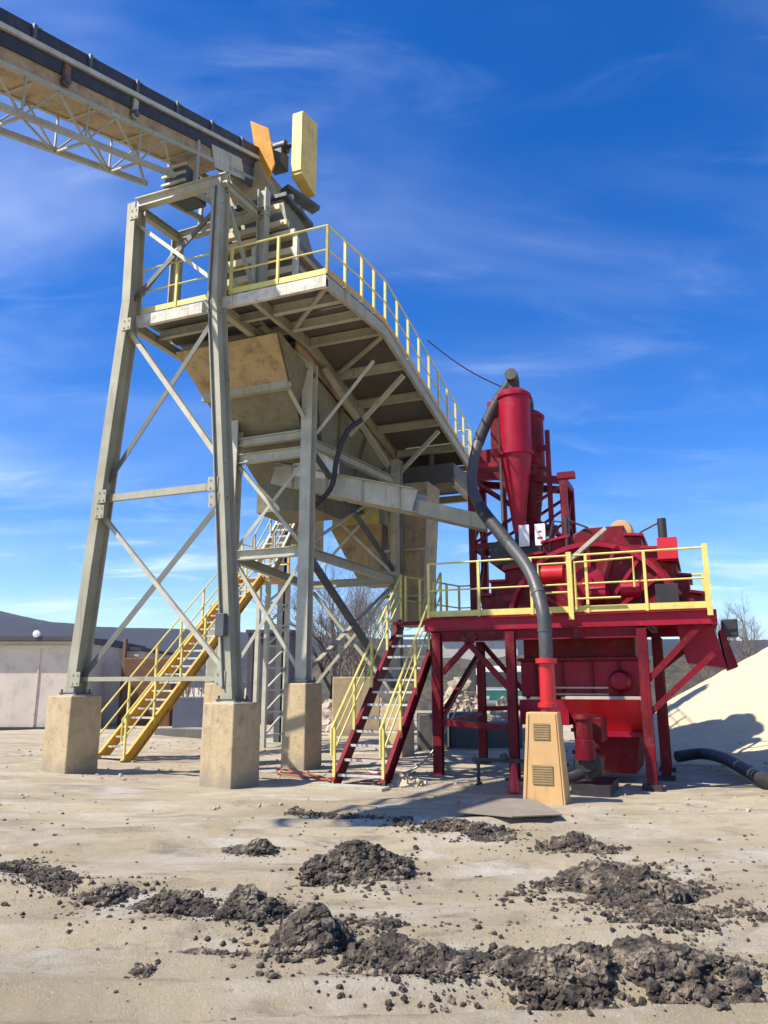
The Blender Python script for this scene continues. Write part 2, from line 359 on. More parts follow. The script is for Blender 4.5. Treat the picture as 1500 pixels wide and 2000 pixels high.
def g2(x, y): p = on(x, y, z=0.0); return np.array([p.x, p.y])
def mound(name, p0, p1, wid, hgt, n, peaks, label, size=(.018, .075), seed=1):
    """ridge of clods from pixel-surveyed ground point p0 to p1; peaks = [(t, extra height, spread)]"""
    global rng
    hgt *= (.36 if seed in (17, 18, 19) else .46); peaks = [(t, eh*(.36 if seed in (22, 27) else .52), sp*.85) for t, eh, sp in peaks]; n = int(n*1.55); wid *= 1.12
    rng = np.random.RandomState(seed); A = g2(*p0); B = g2(*p1); Lg = np.linalg.norm(B-A); ax = (B-A)/Lg; pr = np.array([-ax[1], ax[0]]); mid = (A+B)/2
    def hf(s_, q):
        wv = wid*(1+.35*vnoise(s_*1.7+seed, s_*0+3, seed)); e = np.clip(1-np.abs(s_-Lg/2)/(Lg/2+.001), 0, 1)**.35
        h = hgt*e*np.clip(1-(q/wv)**2, 0, 1)*(.15+1.5*np.clip(vnoise(s_*3.4, q*3.4, seed+5)+.5, 0, 1)*np.clip(vnoise(s_*8, q*8, seed+6)*.9+.75, 0, 1.3))
        for t, eh, sp in peaks:
            dd = ((s_-t*Lg)/sp)**2+(q/(sp*.8))**2; h = h+eh*np.exp(-dd*1.3)*np.clip(1-(q/(wv*1.3))**2, 0, 1)
        return h
    nu = max(int(Lg/.05), 12); nv = max(int(wid*2.6/.05), 10)
    S, Q = np.meshgrid(np.linspace(-.1, Lg+.1, nu), np.linspace(-wid*1.3, wid*1.3, nv)); H = hf(S, Q)
    XY = A[None, None]+S[..., None]*ax+Q[..., None]*pr
    H = H*np.clip(1.6*vnoise(S*2.2+seed, Q*2.2, seed+40)+.75, .05, 1.1)
    H = H+.030*np.clip(vnoise(S*4+seed, Q*6, seed+60)*2.4+.1, 0, 1)*np.exp(-(Q/(wid*.95))**4)*np.clip(1-np.abs(S-Lg/2)/(Lg/2+.1), 0, 1)**.3
    body = H+.03*fbm(XY[..., 0]*9, XY[..., 1]*9, 3, seed)*(H > .01)+gz(XY[..., 0], XY[..., 1])-.015-.05*(H < .006)
    i_ = np.arange(nu*nv).reshape(nv, nu); f = np.stack([i_[:-1, :-1], i_[:-1, 1:], i_[1:, 1:], i_[1:, :-1]], -1).reshape(-1, 4)
    f = np.concatenate([f[:, [0, 1, 2]], f[:, [0, 2, 3]]])
    v0 = np.concatenate([XY, body[..., None]], -1).reshape(-1, 3)
    s_ = rng.rand(n)*Lg*1.06-.03*Lg; q = rng.normal(size=n)*wid*.72
    for t, eh, sp in peaks:
        k = int(n*.25/max(len(peaks), 1)*1.5); j = rng.choice(n, k, replace=False); s_[j] = t*Lg+rng.normal(size=k)*sp*.6; q[j] = rng.normal(size=k)*sp*.5
    keep = (vnoise(s_*2.2+seed, q*2.2, seed+40)+.22*rng.normal(size=n)) > -.22; s_ = s_[keep]; q = q[keep]; n = len(s_)
    h = hf(s_, q)*np.clip(1.6*vnoise(s_*2.2+seed, q*2.2, seed+40)+.75, .05, 1.1); xy = A+s_[:, None]*ax+q[:, None]*pr
    szs = size[0]*.6+(size[1]-size[0])*.85*rng.rand(n)**3.6; szs *= np.where(h > .02, 1.0, .55)
    pos = np.concatenate([xy, (gz(xy[:, 0], xy[:, 1])+h+szs*.25)[:, None]], 1)
    v1, f1 = clods(pos, szs)
    vv = np.concatenate([v0, v1]); ff = np.concatenate([f, f1+len(v0)]); vv[:, :2] -= mid
    o = np_mesh(name, vv, ff, mud, loc=(mid[0], mid[1], 0))
    return tag(o, label, 'mud heap', 'heaps of dug-out mud across the yard')
mound('mud_heap', (10, 1690), (150, 1738), .24, .12, 1100, [], 'thin scatter of mud clods at the left edge, lowest of the row', (.012, .04), 11)
mound('mud_heap', (150, 1745), (270, 1760), .30, .16, 900, [(.5, .16, .25)], 'dark pointed mud heap nearest the left edge of the photo', (.015, .06), 12)
mound('mud_heap', (285, 1770), (425, 1788), .26, .14, 800, [(.3, .06, .2)], 'low crumbly mud heap between the pointed left heap and the speckled one', (.015, .06), 13)
mound('mud_heap', (440, 1795), (545, 1805), .26, .17, 800, [(.35, .10, .18)], 'speckled mud heap touching the left side of the tallest dark heap', (.015, .06), 14)
mound('mud_heap', (560, 1838), (665, 1850), .30, .22, 1100, [(.35, .27, .22)], 'tallest and darkest mud heap, peaked, in the middle foreground', (.015, .07), 15)
mound('mud_heap', (712, 1808), (782, 1815), .17, .16, 350, [(.5, .06, .14)], 'small round brown mud heap alone behind the foreground row', (.015, .05), 16)
mound('mud_heap', (700, 1868), (940, 1905), .28, .16, 1500, [(.3, .05, .3), (.8, .05, .2)], 'long rough mud ridge right of the tallest dark heap', (.015, .06), 17)
mound('mud_heap', (950, 1900), (1190, 1920), .30, .19, 1500, [(.2, .08, .2), (.75, .08, .25)], 'rough mud ridge in the row lower right, left of its last stretch', (.015, .065), 18)
mound('mud_heap', (1200, 1885), (1490, 1935), .30, .18, 1700, [(.3, .08, .25)], 'last stretch of the mud row running out at the lower right edge', (.015, .065), 19)
mound('mud_heap', (370, 1846), (490, 1868), .10, .04, 300, [], 'thin flat smear of clods in front of the speckled mud heap', (.012, .035), 20)
mound('mud_heap', (255, 1900), (300, 1900), .08, .06, 90, [], 'single small flat lump of mud at the lower left', (.02, .05), 21)
mound('mud_heap', (600, 1700), (800, 1706), .52, .14, 1800, [(.5, .34, .42)], 'broad brown mud heap with one peak, centre of the middle row', (.015, .07), 22)
mound('mud_heap', (440, 1668), (540, 1668), .15, .06, 260, [(.7, .14, .15)], 'two little dark lumps of mud left of the broad centre heap', (.015, .05), 23)
mound('mud_heap', (575, 1592), (760, 1602), .16, .10, 900, [(.0, .08, .1)], 'thin dark line of clods furthest back, left half', (.015, .05), 24)
mound('mud_heap', (760, 1610), (1040, 1636), .28, .13, 1700, [(.3, .04, .3), (.7, .04, .3)], 'long low mud ridge in front of the steel plate', (.015, .06), 25)
mound('mud_heap', (1060, 1650), (1215, 1670), .30, .18, 1100, [(.5, .08, .2)], 'far crest of the big right-hand mud heap, beyond its main body', (.015, .065), 26)
mound('mud_heap', (1105, 1715), (1320, 1765), .50, .24, 2600, [(.55, .20, .4)], 'biggest brown mud heap on the right, below the red machine legs', (.015, .08), 27)
mound('mud_heap', (1190, 1795), (1400, 1805), .28, .13, 1200, [(.5, .05, .25)], 'front apron of crumbs below the biggest right-hand heap', (.015, .06), 28)
mound('mud_heap', (1400, 1765), (1498, 1795), .20, .07, 420, [], 'scatter of clods touching the right edge of the photo', (.015, .05), 29)
# loose crumbs nobody could count
rng = np.random.RandomState(3); n = 3600
py = 1560+440*rng.rand(n)**.8; pxl = rng.rand(n)*1560-30
band = np.exp(-((py-(1745+.105*pxl))/45)**2)+np.exp(-((py-(1600+.03*pxl))/45)**2)*.8+np.exp(-((py-1700)/50)**2)*np.exp(-((pxl-700)/250)**2)+np.exp(-((py-1760)/90)**2)*np.exp(-((pxl-1330)/220)**2)+.035
k = rng.rand(n) < band; xy = np.array([g2(a, b) for a, b in zip(pxl[k], py[k])]); sz = .004+.020*rng.rand(len(xy))**3
v, f = clods(np.concatenate([xy, (gz(xy[:, 0], xy[:, 1])+sz*.2)[:, None]], 1), sz, (.4, .8))
tag(np_mesh('mud_crumbs', v, f, mud), 'loose crumbs of mud scattered over the pale yard', 'crumbs', kind='stuff')
n = 2600; xy = np.stack([-10+22*rng.rand(n), 11+12*rng.rand(n)], 1); k = fbm(xy[:, 0]*.6, xy[:, 1]*.6, 3, 2) > -.05; xy = xy[k]; sz = .008+.035*rng.rand(len(xy))**3
v, f = clods(np.concatenate([xy, (gz(xy[:, 0], xy[:, 1])+sz*.3)[:, None]], 1), sz)
tag(np_mesh('gravel', v, f, rock), 'pale gravel strewn round the feet of the plant', 'gravel', kind='stuff')

n = 700; th = rng.rand(n)*2*math.pi; rr = 8.0+.6*rng.normal(size=n); xy = np.stack([14.3+rr*np.cos(th), 22.3+rr*np.sin(th)], 1); sz = .02+.07*rng.rand(n)**3
v, f = clods(np.concatenate([xy, (gz(xy[:, 0], xy[:, 1])+np.clip(8.1-rr, 0, 1)*.5+sz*.3)[:, None]], 1), sz)
tag(np_mesh('toe_stones', v, f, rock), 'coarser stones rolled to the foot of the sand pile', 'stones', kind='stuff')

# ------------------------------------------------------------------ concrete piers
t_ = conc.node_tree; b_ = t_.nodes['Principled BSDF']; src = b_.inputs['Base Color'].links[0].from_socket
g_ = t_.nodes.new('ShaderNodeNewGeometry'); sz_ = t_.nodes.new('ShaderNodeSeparateXYZ'); t_.links.new(g_.outputs['Position'], sz_.inputs[0])
n1 = t_.nodes.new('ShaderNodeTexNoise'); n1.inputs['Scale'].default_value = 4; n1.inputs['Detail'].default_value = 8
ma = t_.nodes.new('ShaderNodeMath'); ma.operation = 'MULTIPLY_ADD'; ma.inputs[1].default_value = -.9; t_.links.new(n1.outputs['Fac'], ma.inputs[0]); t_.links.new(sz_.outputs['Z'], ma.inputs[2])
mr_ = t_.nodes.new('ShaderNodeMapRange'); mr_.inputs['From Min'].default_value = -.05; mr_.inputs['From Max'].default_value = -.42; t_.links.new(ma.outputs[0], mr_.inputs['Value'])
mx_ = t_.nodes.new('ShaderNodeMix'); mx_.data_type = 'RGBA'; t_.links.new(mr_.outputs[0], mx_.inputs[0]); t_.links.new(src, mx_.inputs[6]); mx_.inputs[7].default_value = (.30, .25, .17, 1); t_.links.new(mx_.outputs[2], b_.inputs['Base Color'])
cwp = mat('grout', (.34, .31, .26), (.27, .24, .2), .9, 0, 5)
def pier(a, b, top, s_, label, bot=-.3):
    m = MB(); c_ = P(a, b, 0); r_ = R(-9); ux = Matrix.Rotation(r_, 3, 'Z')@U; vx = Matrix.Rotation(r_, 3, 'Z')@V
    def ring(h, z_): return [c_+ux*x_*h+vx*y_*h+Z*z_ for x_, y_ in ((-1, -1), (1, -1), (1, 1), (-1, 1))]
    m.hexa(ring(s_/2+.015, bot)+ring(s_/2, top))
    q = MB(); q.hexa(ring(s_/2-.10, top)+ring(s_/2-.13, top+.03))
    o = m.build('concrete_pier', conc, bevel=.025); q.build('grout_pad', cwp, o); return tag(o, label, 'pier', 'concrete piers under the steel tower')
pier(0, 2.95, 1.47, .70, 'square concrete pier under the outermost left leg of the tower')
pier(0, -.60, 1.37, .70, 'square concrete pier under the nearest tower leg, centre of the row')
pier(2.8, -.48, 1.71, .58, 'tall square concrete pier just left of the red staircase')
pier(2.8, 1.45, 1.71, .62, 'concrete pier half hidden behind the nearest tower leg')
pier(6.5, -1.15, 1.2, .6, 'concrete pier behind the red staircase')
pier(6.5, 1.45, 1.2, .6, 'far concrete pier seen between the tower legs')

# ------------------------------------------------------------------ steel tower
dbr = mat('shaded_brace_steel', (.15, .15, .125), (.11, .11, .09), .6, .1, 2, dirt=(.2, .15, .1), dlo=.6, dhi=.8)  # darker copy of the tower steel, shading on some braces set by colour
tw = empty('steel_tower', P(0, 1.2, 0), 'tall grey steel trestle with splayed braced legs holding the conveyor head', 'tower')
Lf, Lk, Lt = P(0, 2.95, 1.50), P(0, 2.34, 9.55), P(0, 2.40, 11.9)
Ff, Fk, Ft = P(0, -.60, 1.40), P(0, .17, 9.2), P(0, .22, 11.9)
def leg(pts, w_, h, up, mt=steel, name='leg', parent=tw, base=True):
    m = MB()
    for i in range(len(pts)-1): m.ibeam(pts[i], pts[i+1], w_, h, .028, up)
    if base:
        p = Vector(pts[0]); q = MB(); q.prism([p-U*.22-V*.2, p+U*.22-V*.2, p+U*.22+V*.2, p-U*.22+V*.2], (0, 0, .03))
        for sa in (-1, 1):
            for sb in (-1, 1): q.lathe(p+U*.19*sa+V*.16*sb+Z*.03, Z, [(.02, 0), (.02, .06)], 6)
    o = m.build(name, mt, parent)
    if base: q.build('base_plate', dsteel, o)
    return o
leg([Lf, Lk, Lt], .21, .36, U); leg([Ff, Fk, Ft], .21, .36, U)
leg([P(1.5, 2.45, 9.3), P(1.5, 2.45, 12.1)], .20, .22, V, base=False)
leg([P(1.4, 0.05, 9.3), P(1.4, .05, 12.6)], .20, .22, V, base=False)
def lerp(a, b, z): t = (z-a.z)/(b.z-a.z); return a+(b-a)*t
def brace(p, q, w_=.09, mt=steel, parent=tw, name='brace', up=U): return MB().angle(p, q, w_, .012, up).build(name, mt, parent)
zl = lambda z: lerp(Lf, Lk, z) if z < 9.5 else lerp(Lk, Lt, z)
zf = lambda z: lerp(Ff, Fk, z) if z < 9.2 else lerp(Fk, Ft, z)
e = U*.03
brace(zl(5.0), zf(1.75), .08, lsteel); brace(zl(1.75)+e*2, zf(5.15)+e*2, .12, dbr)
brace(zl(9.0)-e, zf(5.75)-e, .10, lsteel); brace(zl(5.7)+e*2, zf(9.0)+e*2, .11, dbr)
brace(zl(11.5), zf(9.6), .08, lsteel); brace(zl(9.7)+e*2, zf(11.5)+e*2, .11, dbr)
MB().channel(zl(5.33), zf(5.33), .08, .14, up=Z).build('beam', steel, tw)
MB().channel(zl(1.78), zf(1.78), .06, .08, up=Z).build('beam', steel, tw)
MB().ibeam(Lt+Z*.06, Ft+Z*.06-V*.15, .16, .24, .02, Z).build('beam', lsteel, tw)
MB().ibeam(P(1.5, 2.5, 12.05), P(1.4, -.1, 12.05), .16, .22, .02, Z).build('beam', steel, tw)
for b_ in (2.38, .14): MB().ibeam(P(.12, b_, 11.86), P(1.42, b_, 11.98), .14, .2, .016, Z).build('beam', steel, tw)
for b_ in (2.36, .18): MB().ibeam(P(.15, b_, 9.12), P(2.9, b_, 9.12), .14, .2, .016, Z).build('beam', steel, tw)
brace(P(0, 2.4, 9.4), P(1.5, 2.45, 11.8), .07); brace(P(.1, .2, 11.7), P(1.4, .05, 9.6), .07)
def gusset(p, s_=.11, parent=tw):
    g_ = MB().hexa([p+U*x_+V*y_*s_+Z*z_*s_*1.2 for z_ in (-1, 1) for x_, y_ in ((-.197, -1), (-.183, -1), (-.183, 1), (-.197, 1))])
    for y_ in (-.5, .5):
        for z_ in (-.7, .7): g_.lathe(p-U*.197+V*y_*s_+Z*z_*s_, -U, [(.016, 0), (.016, .018)], 6)
    g_.build('gusset', steel, parent)
for z_ in (1.78, 5.33, 9.0, 5.02): gusset(zl(z_)-V*.12); gusset(zf(z_)+V*.12)
gusset(zl(11.6)-V*.1); gusset(zf(11.6)+V*.1)

MB().tube([zf(1.6)-U*.205+V*.05, zf(9.1)-U*.205+V*.05, P(-.205, .2, 11.7)], .018, 6).build('conduit', dsteel, tw, smooth=40)
MB().hexa([zf(2.7)+U*x_+V*y_+Z*z_ for z_ in (-.2, .2) for x_, y_ in ((-.33, -.09), (-.2, -.09), (-.2, .09), (-.33, .09))]).build('junction_box', dsteel, tw, bevel=.01)
# ------------------------------------------------------------------ inner support frame under the screen
fr = empty('support_frame', P(2.8, .5, 0), 'inner steel frame with beams and cross bracing under the screen', 'frame')
def fleg(a, b, z0, z1, mt=lsteel, w_=.26, h=.26): return leg([P(a, b, z0), P(a, b, z1)], w_, h, U, mt, parent=fr)
fleg(2.8, -.48, 1.74, 8.85); fleg(2.8, 1.45, 1.74, 8.5); fleg(6.5, -1.15, 1.2, 7.5, steel, .24, .24); fleg(6.5, 1.45, 1.2, 7.4, steel, .2, .2)
for z_, w_ in ((7.18, .18), (6.78, .22), (4.52, .22)): MB().ibeam(P(2.8, 1.32, z_), P(2.8, -.34, z_), .16, w_, .016, Z).build('beam', lsteel, fr)
MB().ibeam(P(6.5, 1.32, 4.3), P(6.5, -1.0, 4.3), .14, .2, .016, Z).build('beam', steel, fr)
MB().ibeam(P(2.94, -.5, 4.5), P(6.38, -1.12, 4.3), .14, .2, .016, Z).build('beam', steel, fr)
MB().ibeam(P(2.94, 1.45, 4.5), P(6.38, 1.45, 4.3), .14, .2, .016, Z).build('beam', steel, fr)
MB().ibeam(P(2.94, -.5, 7.0), P(6.38, -1.12, 6.9), .14, .2, .016, Z).build('beam', steel, fr)
def fb(p, q, w_=.08, mt=lsteel): return brace(P(*p), P(*q), w_, mt, fr)
fb((2.8, 1.32, 6.6), (2.8, -.38, 4.65)); fb((2.84, 1.32, 4.7), (2.84, -.38, 6.6))
fb((2.8, 1.32, 4.35), (2.8, -.38, 1.95)); fb((2.84, 1.32, 1.95), (2.84, -.38, 4.35))
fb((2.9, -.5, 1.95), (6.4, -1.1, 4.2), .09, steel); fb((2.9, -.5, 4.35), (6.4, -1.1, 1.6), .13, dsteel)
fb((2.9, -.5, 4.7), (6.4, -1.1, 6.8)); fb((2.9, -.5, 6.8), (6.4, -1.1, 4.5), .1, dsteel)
fb((6.5, 1.3, 1.5), (6.5, -1.0, 4.1), .08, steel); fb((6.55, 1.3, 4.1), (6.55, -1.0, 1.5), .08, steel)
fb((6.5, 1.3, 4.5), (6.5, -1.0, 6.7)); fb((6.55, 1.3, 6.7), (6.55, -1.0, 4.5))
MB().ibeam(P(2.8, -.48, 8.7), P(1.4, .05, 9.25), .18, .2, .016, V).build('knee_brace', steel, fr)
brace(P(2.8, -.5, 7.3), P(1.6, .1, 9.1), .09, steel, fr)
# horizontal pair of pale rails under the hopper
brace(P(3.0, 1.0, 7.9), P(3.4, -.2, 7.3), .14, lsteel, fr)
fb((2.9, -.62, 7.2), (2.95, -2.0, 8.75), .08, lsteel); fb((3.2, -.62, 8.9), (6.0, -1.1, 7.2), .12, steel)

# dark posts behind
o = MB().ibeam(P(9.6, 4.0, -.1), P(9.6, 4.0, 8.2), .2, .2, .02, U).build('steel_post', dsteel); tag(o, 'slim dark steel post standing behind the tower, left of the inner frame', 'post')
o = MB().tube([P(8.0, -1.62, -.1), P(8.0, -1.62, 9.0)], .085, 12).build('drain_pipe', dsteel, smooth=40); tag(o, 'thin dark vertical pipe dropping from the screen walkway to the ground', 'pipe')

# ------------------------------------------------------------------ railings
def railing(parent, pts, mt, h=1.05, sp=1.15, toe=True, r=.021, ptoe=None, mids=1):
    pts = [Vector(p) for p in pts]; m = MB()
    m.tube([p+Z*h for p in pts], r, 6)
    for k in range(mids): m.tube([p+Z*(h*(k+1)/(mids+1)) for p in pts], r*.85, 6)
    rl = m.build('railing', mt, parent, smooth=40)
    for i in range(len(pts)-1):
        d = pts[i+1]-pts[i]; n_ = max(1, int(round(d.length/sp)))
        for k in range(n_+(1 if i == len(pts)-2 else 0)):
            q = pts[i]+d*k/n_; MB().bar(q, q+Z*h, .05, .05, V).build('post', mt, rl)
    if toe:
        t = MB()
        for i in range(len(pts)-1): t.bar(pts[i]+Z*.07, pts[i+1]+Z*.07, .012, .12, Z)
        t.build('toe_board', ptoe or mt, rl)
    return rl

# ------------------------------------------------------------------ screen platform and side walkway
creamw = mat('worn_white_paint', (.66, .61, .50), (.50, .46, .37), .55, 0, 2.5, dirt=(.28, .22, .14), dsc=5, dlo=.52, dhi=.72, streak=(.33, .26, .17))
wk = empty('screen_walkway', P(3, -1.5, 8.2), 'high grey walkway with yellow railings wrapped round the inclined screen', 'walkway')
edge = [(.25, -2.2, 9.35), (2.6, -2.42, 9.38), (9.2, -2.45, 7.98)]
inner = [(.25, -.55, 9.35), (2.6, -.55, 9.38), (9.2, -.55, 7.98)]
for i in range(2):
    nseg = 2 if i == 0 else 5
    for k in range(nseg):
        m = MB(); t0, t1 = k/nseg+.004, (k+1)/nseg-.004
        f_ = lambda q, t: P(*(q[i][j]+(q[i+1][j]-q[i][j])*t for j in range(3)))
        m.prism([f_(edge, t0), f_(edge, t1), f_(inner, t1), f_(inner, t0)], (0, 0, .035)); m.build('deck_plate', under, wk)
m = MB().box(.3, 2.55, -.54, 2.4, 9.36, 9.395); m.build('deck_plate', under, wk)
MB().channel(P(.18, 2.3, 9.22), P(.18, -2.2, 9.22), .09, .24, up=Z).build('edge_beam', creamw, wk)
for i in range(2): MB().channel(P(*edge[i])-Z*.12+V*.04, P(*edge[i+1])-Z*.12+V*.04, .08, .24, up=Z, side=1).build('edge_beam', steel, wk)
for i in range(2): MB().ibeam(P(*inner[i])-Z*.13, P(*inner[i+1])-Z*.13, .1, .22, .014, Z).build('edge_beam', steel, wk)
MB().channel(P(9.26, -2.45, 7.86), P(9.26, 2.3, 7.86), .09, .24, up=Z).build('edge_beam', steel, wk)
zw = lambda a: 9.38 if a < 2.6 else 9.38-(a-2.6)*.2121
for a_ in (.9, 1.7, 2.55, 3.9, 5.2, 6.5, 7.9):
    MB().ibeam(P(a_, -2.36, zw(a_)-.13), P(a_, -.62, zw(a_)-.13), .12, .2, .014, Z).build('cross_beam', lsteel if a_ < 2 else steel, wk)
for a_ in (.9, 1.7): MB().ibeam(P(a_, -.48, 9.22), P(a_, 2.3, 9.22), .1, .18, .014, Z).build('cross_beam', steel, wk)
brace(P(.3, -2.1, 9.2), P(1.6, -.7, 9.2), .07, steel, wk); brace(P(2.7, -2.3, 9.2), P(3.8, -.7, 9.0), .07, steel, wk)
for a_ in (4.0, 6.6): brace(P(a_, -2.3, zw(a_)-.3), P(a_, -.9, zw(a_)-1.6), .09, steel, wk)
m = MB().box(7.9, 9.25, -2.3, -.6, 7.15, 7.7); m.build('end_box', under, wk)
MB().ibeam(P(7.8, -2.35, 7.1), P(9.3, -2.35, 7.0), .14, .2, .014, Z).build('edge_beam', steel, wk)
MB().ibeam(P(9.3, -2.35, 7.0), P(9.3, 1.8, 7.0), .14, .2, .014, Z).build('edge_beam', steel, wk)
railing(wk, [P(.2, 2.28, 9.4), P(.2, .42, 9.4)], yel)
railing(wk, [P(.2, .0, 9.4), P(.22, -2.18, 9.4)], yel)
railing(wk, [P(.22, -2.18, 9.4), P(1.5, -2.34, 9.41), P(*edge[1])+Z*.02, P(4.0, -2.43, 9.13)]+[P(*edge[2])+Z*.03], yel, sp=.72, ptoe=oyel)
railing(wk, [P(9.2, -2.4, 8.0), P(9.2, 2.2, 8.0)], lsteel)
railing(wk, [P(2.6, 2.5, 9.4), P(9.2, 2.5, 8.0)], lsteel, toe=False)

# ------------------------------------------------------------------ vibrating screen
scn = empty('vibrating_screen', P(5, .8, 8), 'long inclined tan vibrating screen box lying between the walkways', 'screen')
m = MB()
def sq(a0, a1, b0, b1, za, zb, h):
    return [P(a0, b0, za), P(a1, b0, zb), P(a1, b1, zb), P(a0, b1, za), P(a0, b0, za+h), P(a1, b0, zb+h), P(a1, b1, zb+h), P(a0, b1, za+h)]
MB().hexa(sq(2.2, 9.0, -.45, -.41, 9.0, 7.55, 1.15)).build('side_plate', tanp, scn)
MB().hexa(sq(2.2, 9.0, 2.11, 2.15, 9.0, 7.55, 1.15)).build('side_plate', tanp, scn)
MB().hexa(sq(2.25, 8.95, -.40, 2.10, 9.15, 7.70, .05)).build('screen_deck', under, scn)
for a_ in (3, 4.4, 5.8, 7.2, 8.6):
    MB().tube([P(a_, -.4, 9.5-(a_-2.2)*.213), P(a_, 2.1, 9.5-(a_-2.2)*.213)], .06, 10).build('cross_tube', tanp, scn, smooth=40)
MB().lathe(P(5.2, -.75, 9.3), V, [(.2, 0), (.2, .3), (.12, .32), (.12, 3.1)], 20).build('shaft_housing', dsteel, scn, smooth=40)
for a_ in (2.9, 8.3):
    for b_ in (-.62, 2.3):
        zb = zw(a_)+.04; m = MB(); pts = [P(a_, b_, zb)+Vector((math.cos(t*.8)*.07, math.sin(t*.8)*.07, t*.01)) for t in range(32)]; m.tube(pts, .014, 5); m.build('spring', dsteel, scn, smooth=40)

# feed box, ribbed
cream = mat('cream_paint', (.62, .52, .30), (.48, .40, .22), .5, 0, 2, dirt=(.26, .19, .10), dsc=5, dlo=.55, dhi=.8)
fbx = empty('feed_box', P(2.6, .4, 9.6), 'ribbed tan feed box under the conveyor head chute', 'feed box')
MB().frustum((1.9, 3.3, -.5, 1.45, 9.75), (1.9, 3.3, -.5, 1.45, 11.6)).build('shell', under, fbx)  # dark shell colour stands in for shade in the gaps between ribs
MB().frustum((1.95, 3.25, -.35, 1.4, 11.6), (2.3, 3.4, .1, 1.5, 13.0)).build('shell', olive, fbx)
for z_ in (9.8, 10.25, 10.7, 11.15, 11.6): MB().bar(P(1.80, -.58, z_), P(1.80, 1.5, z_), .18, .16, Z).build('rib', cream, fbx)
for z_, b0_, b1_ in ((12.0, -.3, 1.4), (12.45, -.1, 1.5)): MB().bar(P(1.9, b0_, z_), P(1.9, b1_, z_), .14, .14, Z).build('rib', cream, fbx)
for z_ in (9.95, 10.35, 10.8, 11.2): MB().bar(P(1.9, -.57, z_), P(3.35, -.57, z_), .12, .12, Z).build('rib', tanp, fbx)
for b_ in (-.62, .45, 1.5): MB().bar(P(1.74, b_, 9.42), P(1.74, b_, 11.45), .11, .11, U).build('rib', lsteel, fbx)
brace(P(1.35, .95, 10.9), P(1.35, .25, 9.6), .05, lsteel, fbx)
MB().frustum((2.2, 3.6, -.05, 1.6, 12.98), (2.2, 3.6, -.05, 1.6, 13.08)).build('rim', dsteel, fbx)
MB().frustum((1.75, 2.1, -.75, -.52, 9.42), (1.8, 2.1, -.72, -.52, 10.6)).build('bracket', lsteel, fbx)
MB().lathe(P(2.6, -1.1, 10.2), V, [(.02, 0), (.16, .01), (.16, .4), (.05, .42)], 16).build('vibrator_motor', dsteel, fbx, smooth=40)
MB().box(2.9, 3.3, -1.15, -.62, 9.42, 10.35).build('control_cabinet', dsteel, fbx, bevel=.015)

# catch hopper below the screen
hp = empty('catch_hopper', P(5, .8, 6.2), 'large tan sloping catch hopper hung under the screen', 'hopper')
m = MB(); m.hexa([P(3.9, .0, 6.5), P(7.0, .0, 6.2), P(7.0, 1.5, 6.2), P(3.9, 1.5, 6.5), P(1.35, -.5, 9.02), P(8.9, -.5, 7.42), P(8.9, 2.2, 7.42), P(1.35, 2.2, 9.02)])
m.build('shell', olive, hp, bevel=.01)  # shade on the lower front and the side is put into the olive
fa, fb_, fc, fd = P(1.33, -.45, 9.0), P(1.33, 2.15, 9.0), P(3.9, 1.5, 6.5), P(3.9, .0, 6.5)
la_, lb_ = fa.lerp(fd, .33), fb_.lerp(fc, .33); nn = Vector(-U*.7-Z*.7)*.02
MB().prism([fa+nn, fb_+nn, lb_+nn, la_+nn], nn).build('front_plate', tanp, hp); MB().bar(la_+nn*2, lb_+nn*2, .16, .18, Z).build('cross_beam', steel, hp)
m = MB()
for t in (.2, .4, .6, .8):
    lo = P(3.9, -.0, 6.5).lerp(P(7.0, 0, 6.2), t); hi = P(1.35, -.5, 9.02).lerp(P(8.9, -.5, 7.42), t); dn = Vector((0, 0, -.05))-V*.05; m.bar(lo+dn, hi+dn, .05, .09, V)
m.build('rib', olive, hp)
m = MB()
for t in (.33, .66):
    lo = P(3.9, .0, 6.5).lerp(P(1.35, -.5, 9.02), t); hi = P(3.9, 1.5, 6.5).lerp(P(1.35, 2.2, 9.02), t); m.bar(lo-U*.05, hi-U*.05, .10, .08, U)
m.build('rib', lsteel, hp)
MB().hexa([P(3.9, -.06, 5.75), P(5.3, -.06, 5.75), P(5.3, 1.5, 5.75), P(3.9, 1.5, 5.75), P(3.9, -.06, 6.55), P(7.0, -.06, 6.25), P(7.0, 1.5, 6.25), P(3.9, 1.5, 6.55)]).build('outlet', olive, hp)

# flume running right to the red plant
fl = empty('wash_flume', P(4, -1, 5.1), 'pale steel trough carrying slurry down from the hopper to the red plant', 'flume')
p0, p1, p2 = P(3.95, .9, 6.62), P(3.95, -2.7, 5.62), P(4.25, -4.15, 5.1)
m = MB()
for sgn in (-1, 1): m.bar(p0+U*.32*sgn, p1+U*.32*sgn, .02, .5, Z)
m.bar(p0-Z*.24, p1-Z*.24, .62, .02, Z); m.build('trough', lsteel, fl)
m = MB()
for sgn in (-1, 1): m.bar(p0+U*.36*sgn+Z*.26, p1+U*.36*sgn+Z*.26, .09, .03, Z)
m.build('rim', steel, fl)
for t in (.15, .4, .65, .9):
    q = p0.lerp(p1, t); MB().bar(q-U*.36-Z*.26, q-U*.36+Z*.24, .05, .05, V).build('stiffener', steel, fl)
m = MB()
m.bar(p1+V*.1-Z*.08, p2, .36, .32, Z); m.build('duct', steel, fl)
MB().hexa([P(3.6, -.5, 6.35), P(4.3, -.5, 6.35), P(4.3, .35, 6.5), P(3.6, .35, 6.5), P(3.6, -.55, 7.15), P(4.3, -.55, 7.15), P(4.3, .4, 7.4), P(3.6, .4, 7.4)]).build('inlet_box', whitep, fl)
